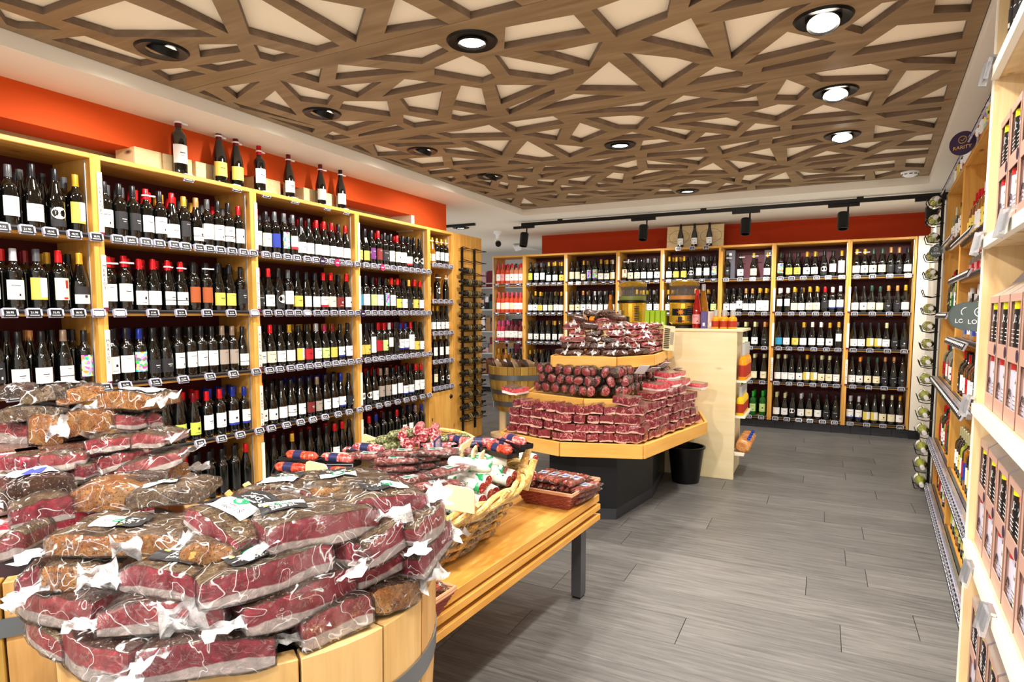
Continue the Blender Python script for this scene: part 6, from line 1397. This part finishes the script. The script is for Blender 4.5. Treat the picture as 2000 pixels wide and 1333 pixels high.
q = at_z(855, 900, .80); cb_ = thing('clear_box', 'clear plastic box standing on edge beside the flat salami packs', 'box', (q.x, q.y, .80), (0, 0, rad(20))); add('shell', MB().box(-.002, .002, -.05, .05, -.06, .09, M['clear']), cb_); add('frame', MB().box(-.003, .003, -.052, -.047, -.06, .092, M['bband']).box(-.003, .003, .047, .052, -.06, .092, M['bband']).box(-.003, .003, -.052, .052, .088, .093, M['bband']), cb_)
# ================================================================== red-brown small baskets with sausages
M['redwick'] = mat('red_brown_wicker', '#8c4030', .45, coat=.3); M['rimw'] = mat('tan_wicker_rim', '#c08a68', .5)
def small_basket(fr, x0, x1, y0, y1, z0, h, label, fl=.035, parent=None):
    cx, cy = (x0+x1)/2, (y0+y1)/2; a, b = (x1-x0)/2, (y1-y0)/2
    t = thing('wicker_basket', label, 'basket', fr.w(cx, cy, z0), (0, 0, fr.rot)); add('bottom', MB().box(-a+.004, a-.004, -b+.004, b-.004, .001, .008, M['redwick']), t)
    rows = int(h/.0075)
    for r_ in range(rows):
        f = (r_+.5)/rows; A, B = a+fl*f, b+fl*f; per = []; 
        for (p, q) in (((-A, -B), (A, -B)), ((A, -B), (A, B)), ((A, B), (-A, B)), ((-A, B), (-A, -B))):
            n = max(2, int((Vector(q)-Vector(p)).length/.013)); nn = Vector((q[1]-p[1], p[0]-q[0])).normalized()
            for k in range(n): v = Vector(p).lerp(Vector(q), k/n)+nn*(.0022 if (k//2+r_) % 2 else -.0012); per.append((v.x, v.y, f*h))
        per.append(per[0]); add('wicker_strand', MB().tube(per, .0037, M['redwick'], 5).mesh('wicker_strand'), t)
    A, B = a+fl, b+fl
    for z, r_ in ((h, .006), (h+.007, .005)):
        pts = [(-A, -B, z), (A, -B, z), (A, B, z), (-A, B, z), (-A, -B, z)]; add('rim_strand', MB().tube(sum([[tuple(Vector(p).lerp(Vector(q), k/8)) for k in range(8)] for p, q in zip(pts, pts[1:])], [])+[pts[0]], r_, M['rimw'], 6).mesh('rim_strand'), t)
    return t
# the basket at the bench end
small_basket(BF, -.245, -.03, -.30, -.05, .5205, .075, 'red-brown wicker basket of sausages at the far end of the bench')
def sausage(fr, x, y, z, rz, tl, label, grp, L=.17):
    t = thing('sausage_pack', label, 'sausage pack', fr.w(x, y, z), (tl, 0, fr.rot+rz), grp)
    for k in (-1, 1): add('sausage', log_mesh(L, .0135, 'oranges', None, None, 10, .12, rm.random()*9), t, (-L/2, k*.0135, 0), (rm.uniform(0, 6), 0, 0))
    add('label', MB().box(-.025, .03, -.02, .02, .0135, .0142, M['wpl']).box(-.012, .012, -.008, .008, .0142, .0146, M['lblue']), t)
    add('plastic_film', uvbox([M['film']], 8, 5, 2, L, .06, .03, lambda u, v, w: Vector(((u-.5)*(L+.02), (v-.5)*.06, (w-.5)*.031*(1-.7*abs(2*u-1)**4)*(1-.5*abs(2*v-1)**4)+.003*noise.noise(Vector((u*6, v*6, w))))), (0, 0, 0, 0, 0)), t)
    return t
for lv in range(4):
    for c in range(5 if lv < 3 else 4):
        sausage(BF, -.255+.058*c+.012*lv, -.17+rm.uniform(-.015, .015), .545+.027*lv, rad(85)+rm.uniform(-.2, .2), rm.uniform(-.1, .1), f'pack of two orange-red sausages in the bench-end basket, {ORD[lv]} layer, {ORD[c]} across', 'sausage packs in the bench-end basket', .19)
small_basket(BF, -.13, .05, -1.50, -1.36, .5205, .07, 'red-brown wicker basket of sausages squeezed between barrel and bench edge')
for lv in range(3):
    for c in range(3): sausage(BF, -.095+.055*c, -1.43+rm.uniform(-.01, .01), .55+.028*lv, rad(80)+rm.uniform(-.3, .3), 0, f'pack of sausages in the basket beside the pale oak barrel, {ORD[lv]} layer, {ORD[c]} across', 'sausage packs beside the pale oak barrel')
# ================================================================== the shop beyond the gap: hanging goods on a far stand
far = thing('far_gondola', 'distant grey shelving of dark and pink goods seen past the bottle rack', 'shelving', (-5.6, 9.9, 0))
add('back_panel', MB().box(-1.6, 1.7, .3, .33, 0, 2.0, M['greywall']), far)
for k in range(5): add('shelf', MB().box(-1.6, 1.7, 0, .3, .25+k*.4, .27+k*.4, M['greywall']), far)
add('signs_rail', MB().box(-1.6, 1.7, -.02, 0, 1.93, 1.95, M['silver']), far)
fc = [mat('far_'+n, c, .6) for n, c in (('black', '#191a1e'), ('white', '#e2e0e4'), ('rose', '#c8a0a8'), ('grey', '#77787e'), ('brown', '#9a7858'), ('wine', '#6a2030'), ('teal', '#2e4a4a'))]
rf2 = random.Random(2); fcn = ['black', 'white', 'rose', 'grey', 'brown', 'wine-red', 'teal']
for k in range(5):
    x = -1.5
    i = 0
    while x < 1.55 and (i < 26):
        w_ = rf2.uniform(.07, .16); h_ = rf2.uniform(.16, .33); c = rf2.randrange(7)
        if x > -.6: 
            o = thing('hanging_garment', f'{fcn[c]} folded textile on the distant shelving, shelf {ORD[k]} up, {ORD[min(i, 19)]} piece', 'textile', (-5.6+x+w_/2, 9.95, .271+k*.4), (0, 0, rf2.uniform(-.1, .1)), 'textiles on the distant shelving')
            add('fold', MB().box(-w_/2, w_/2, 0, .16, 0, h_*.55, fc[c]), o); add('fold', MB().box(-w_/2+.008, w_/2-.012, .01, .15, h_*.55, h_, fc[(c+(k % 2)) % 7]), o); i += 1
        x += w_+.012
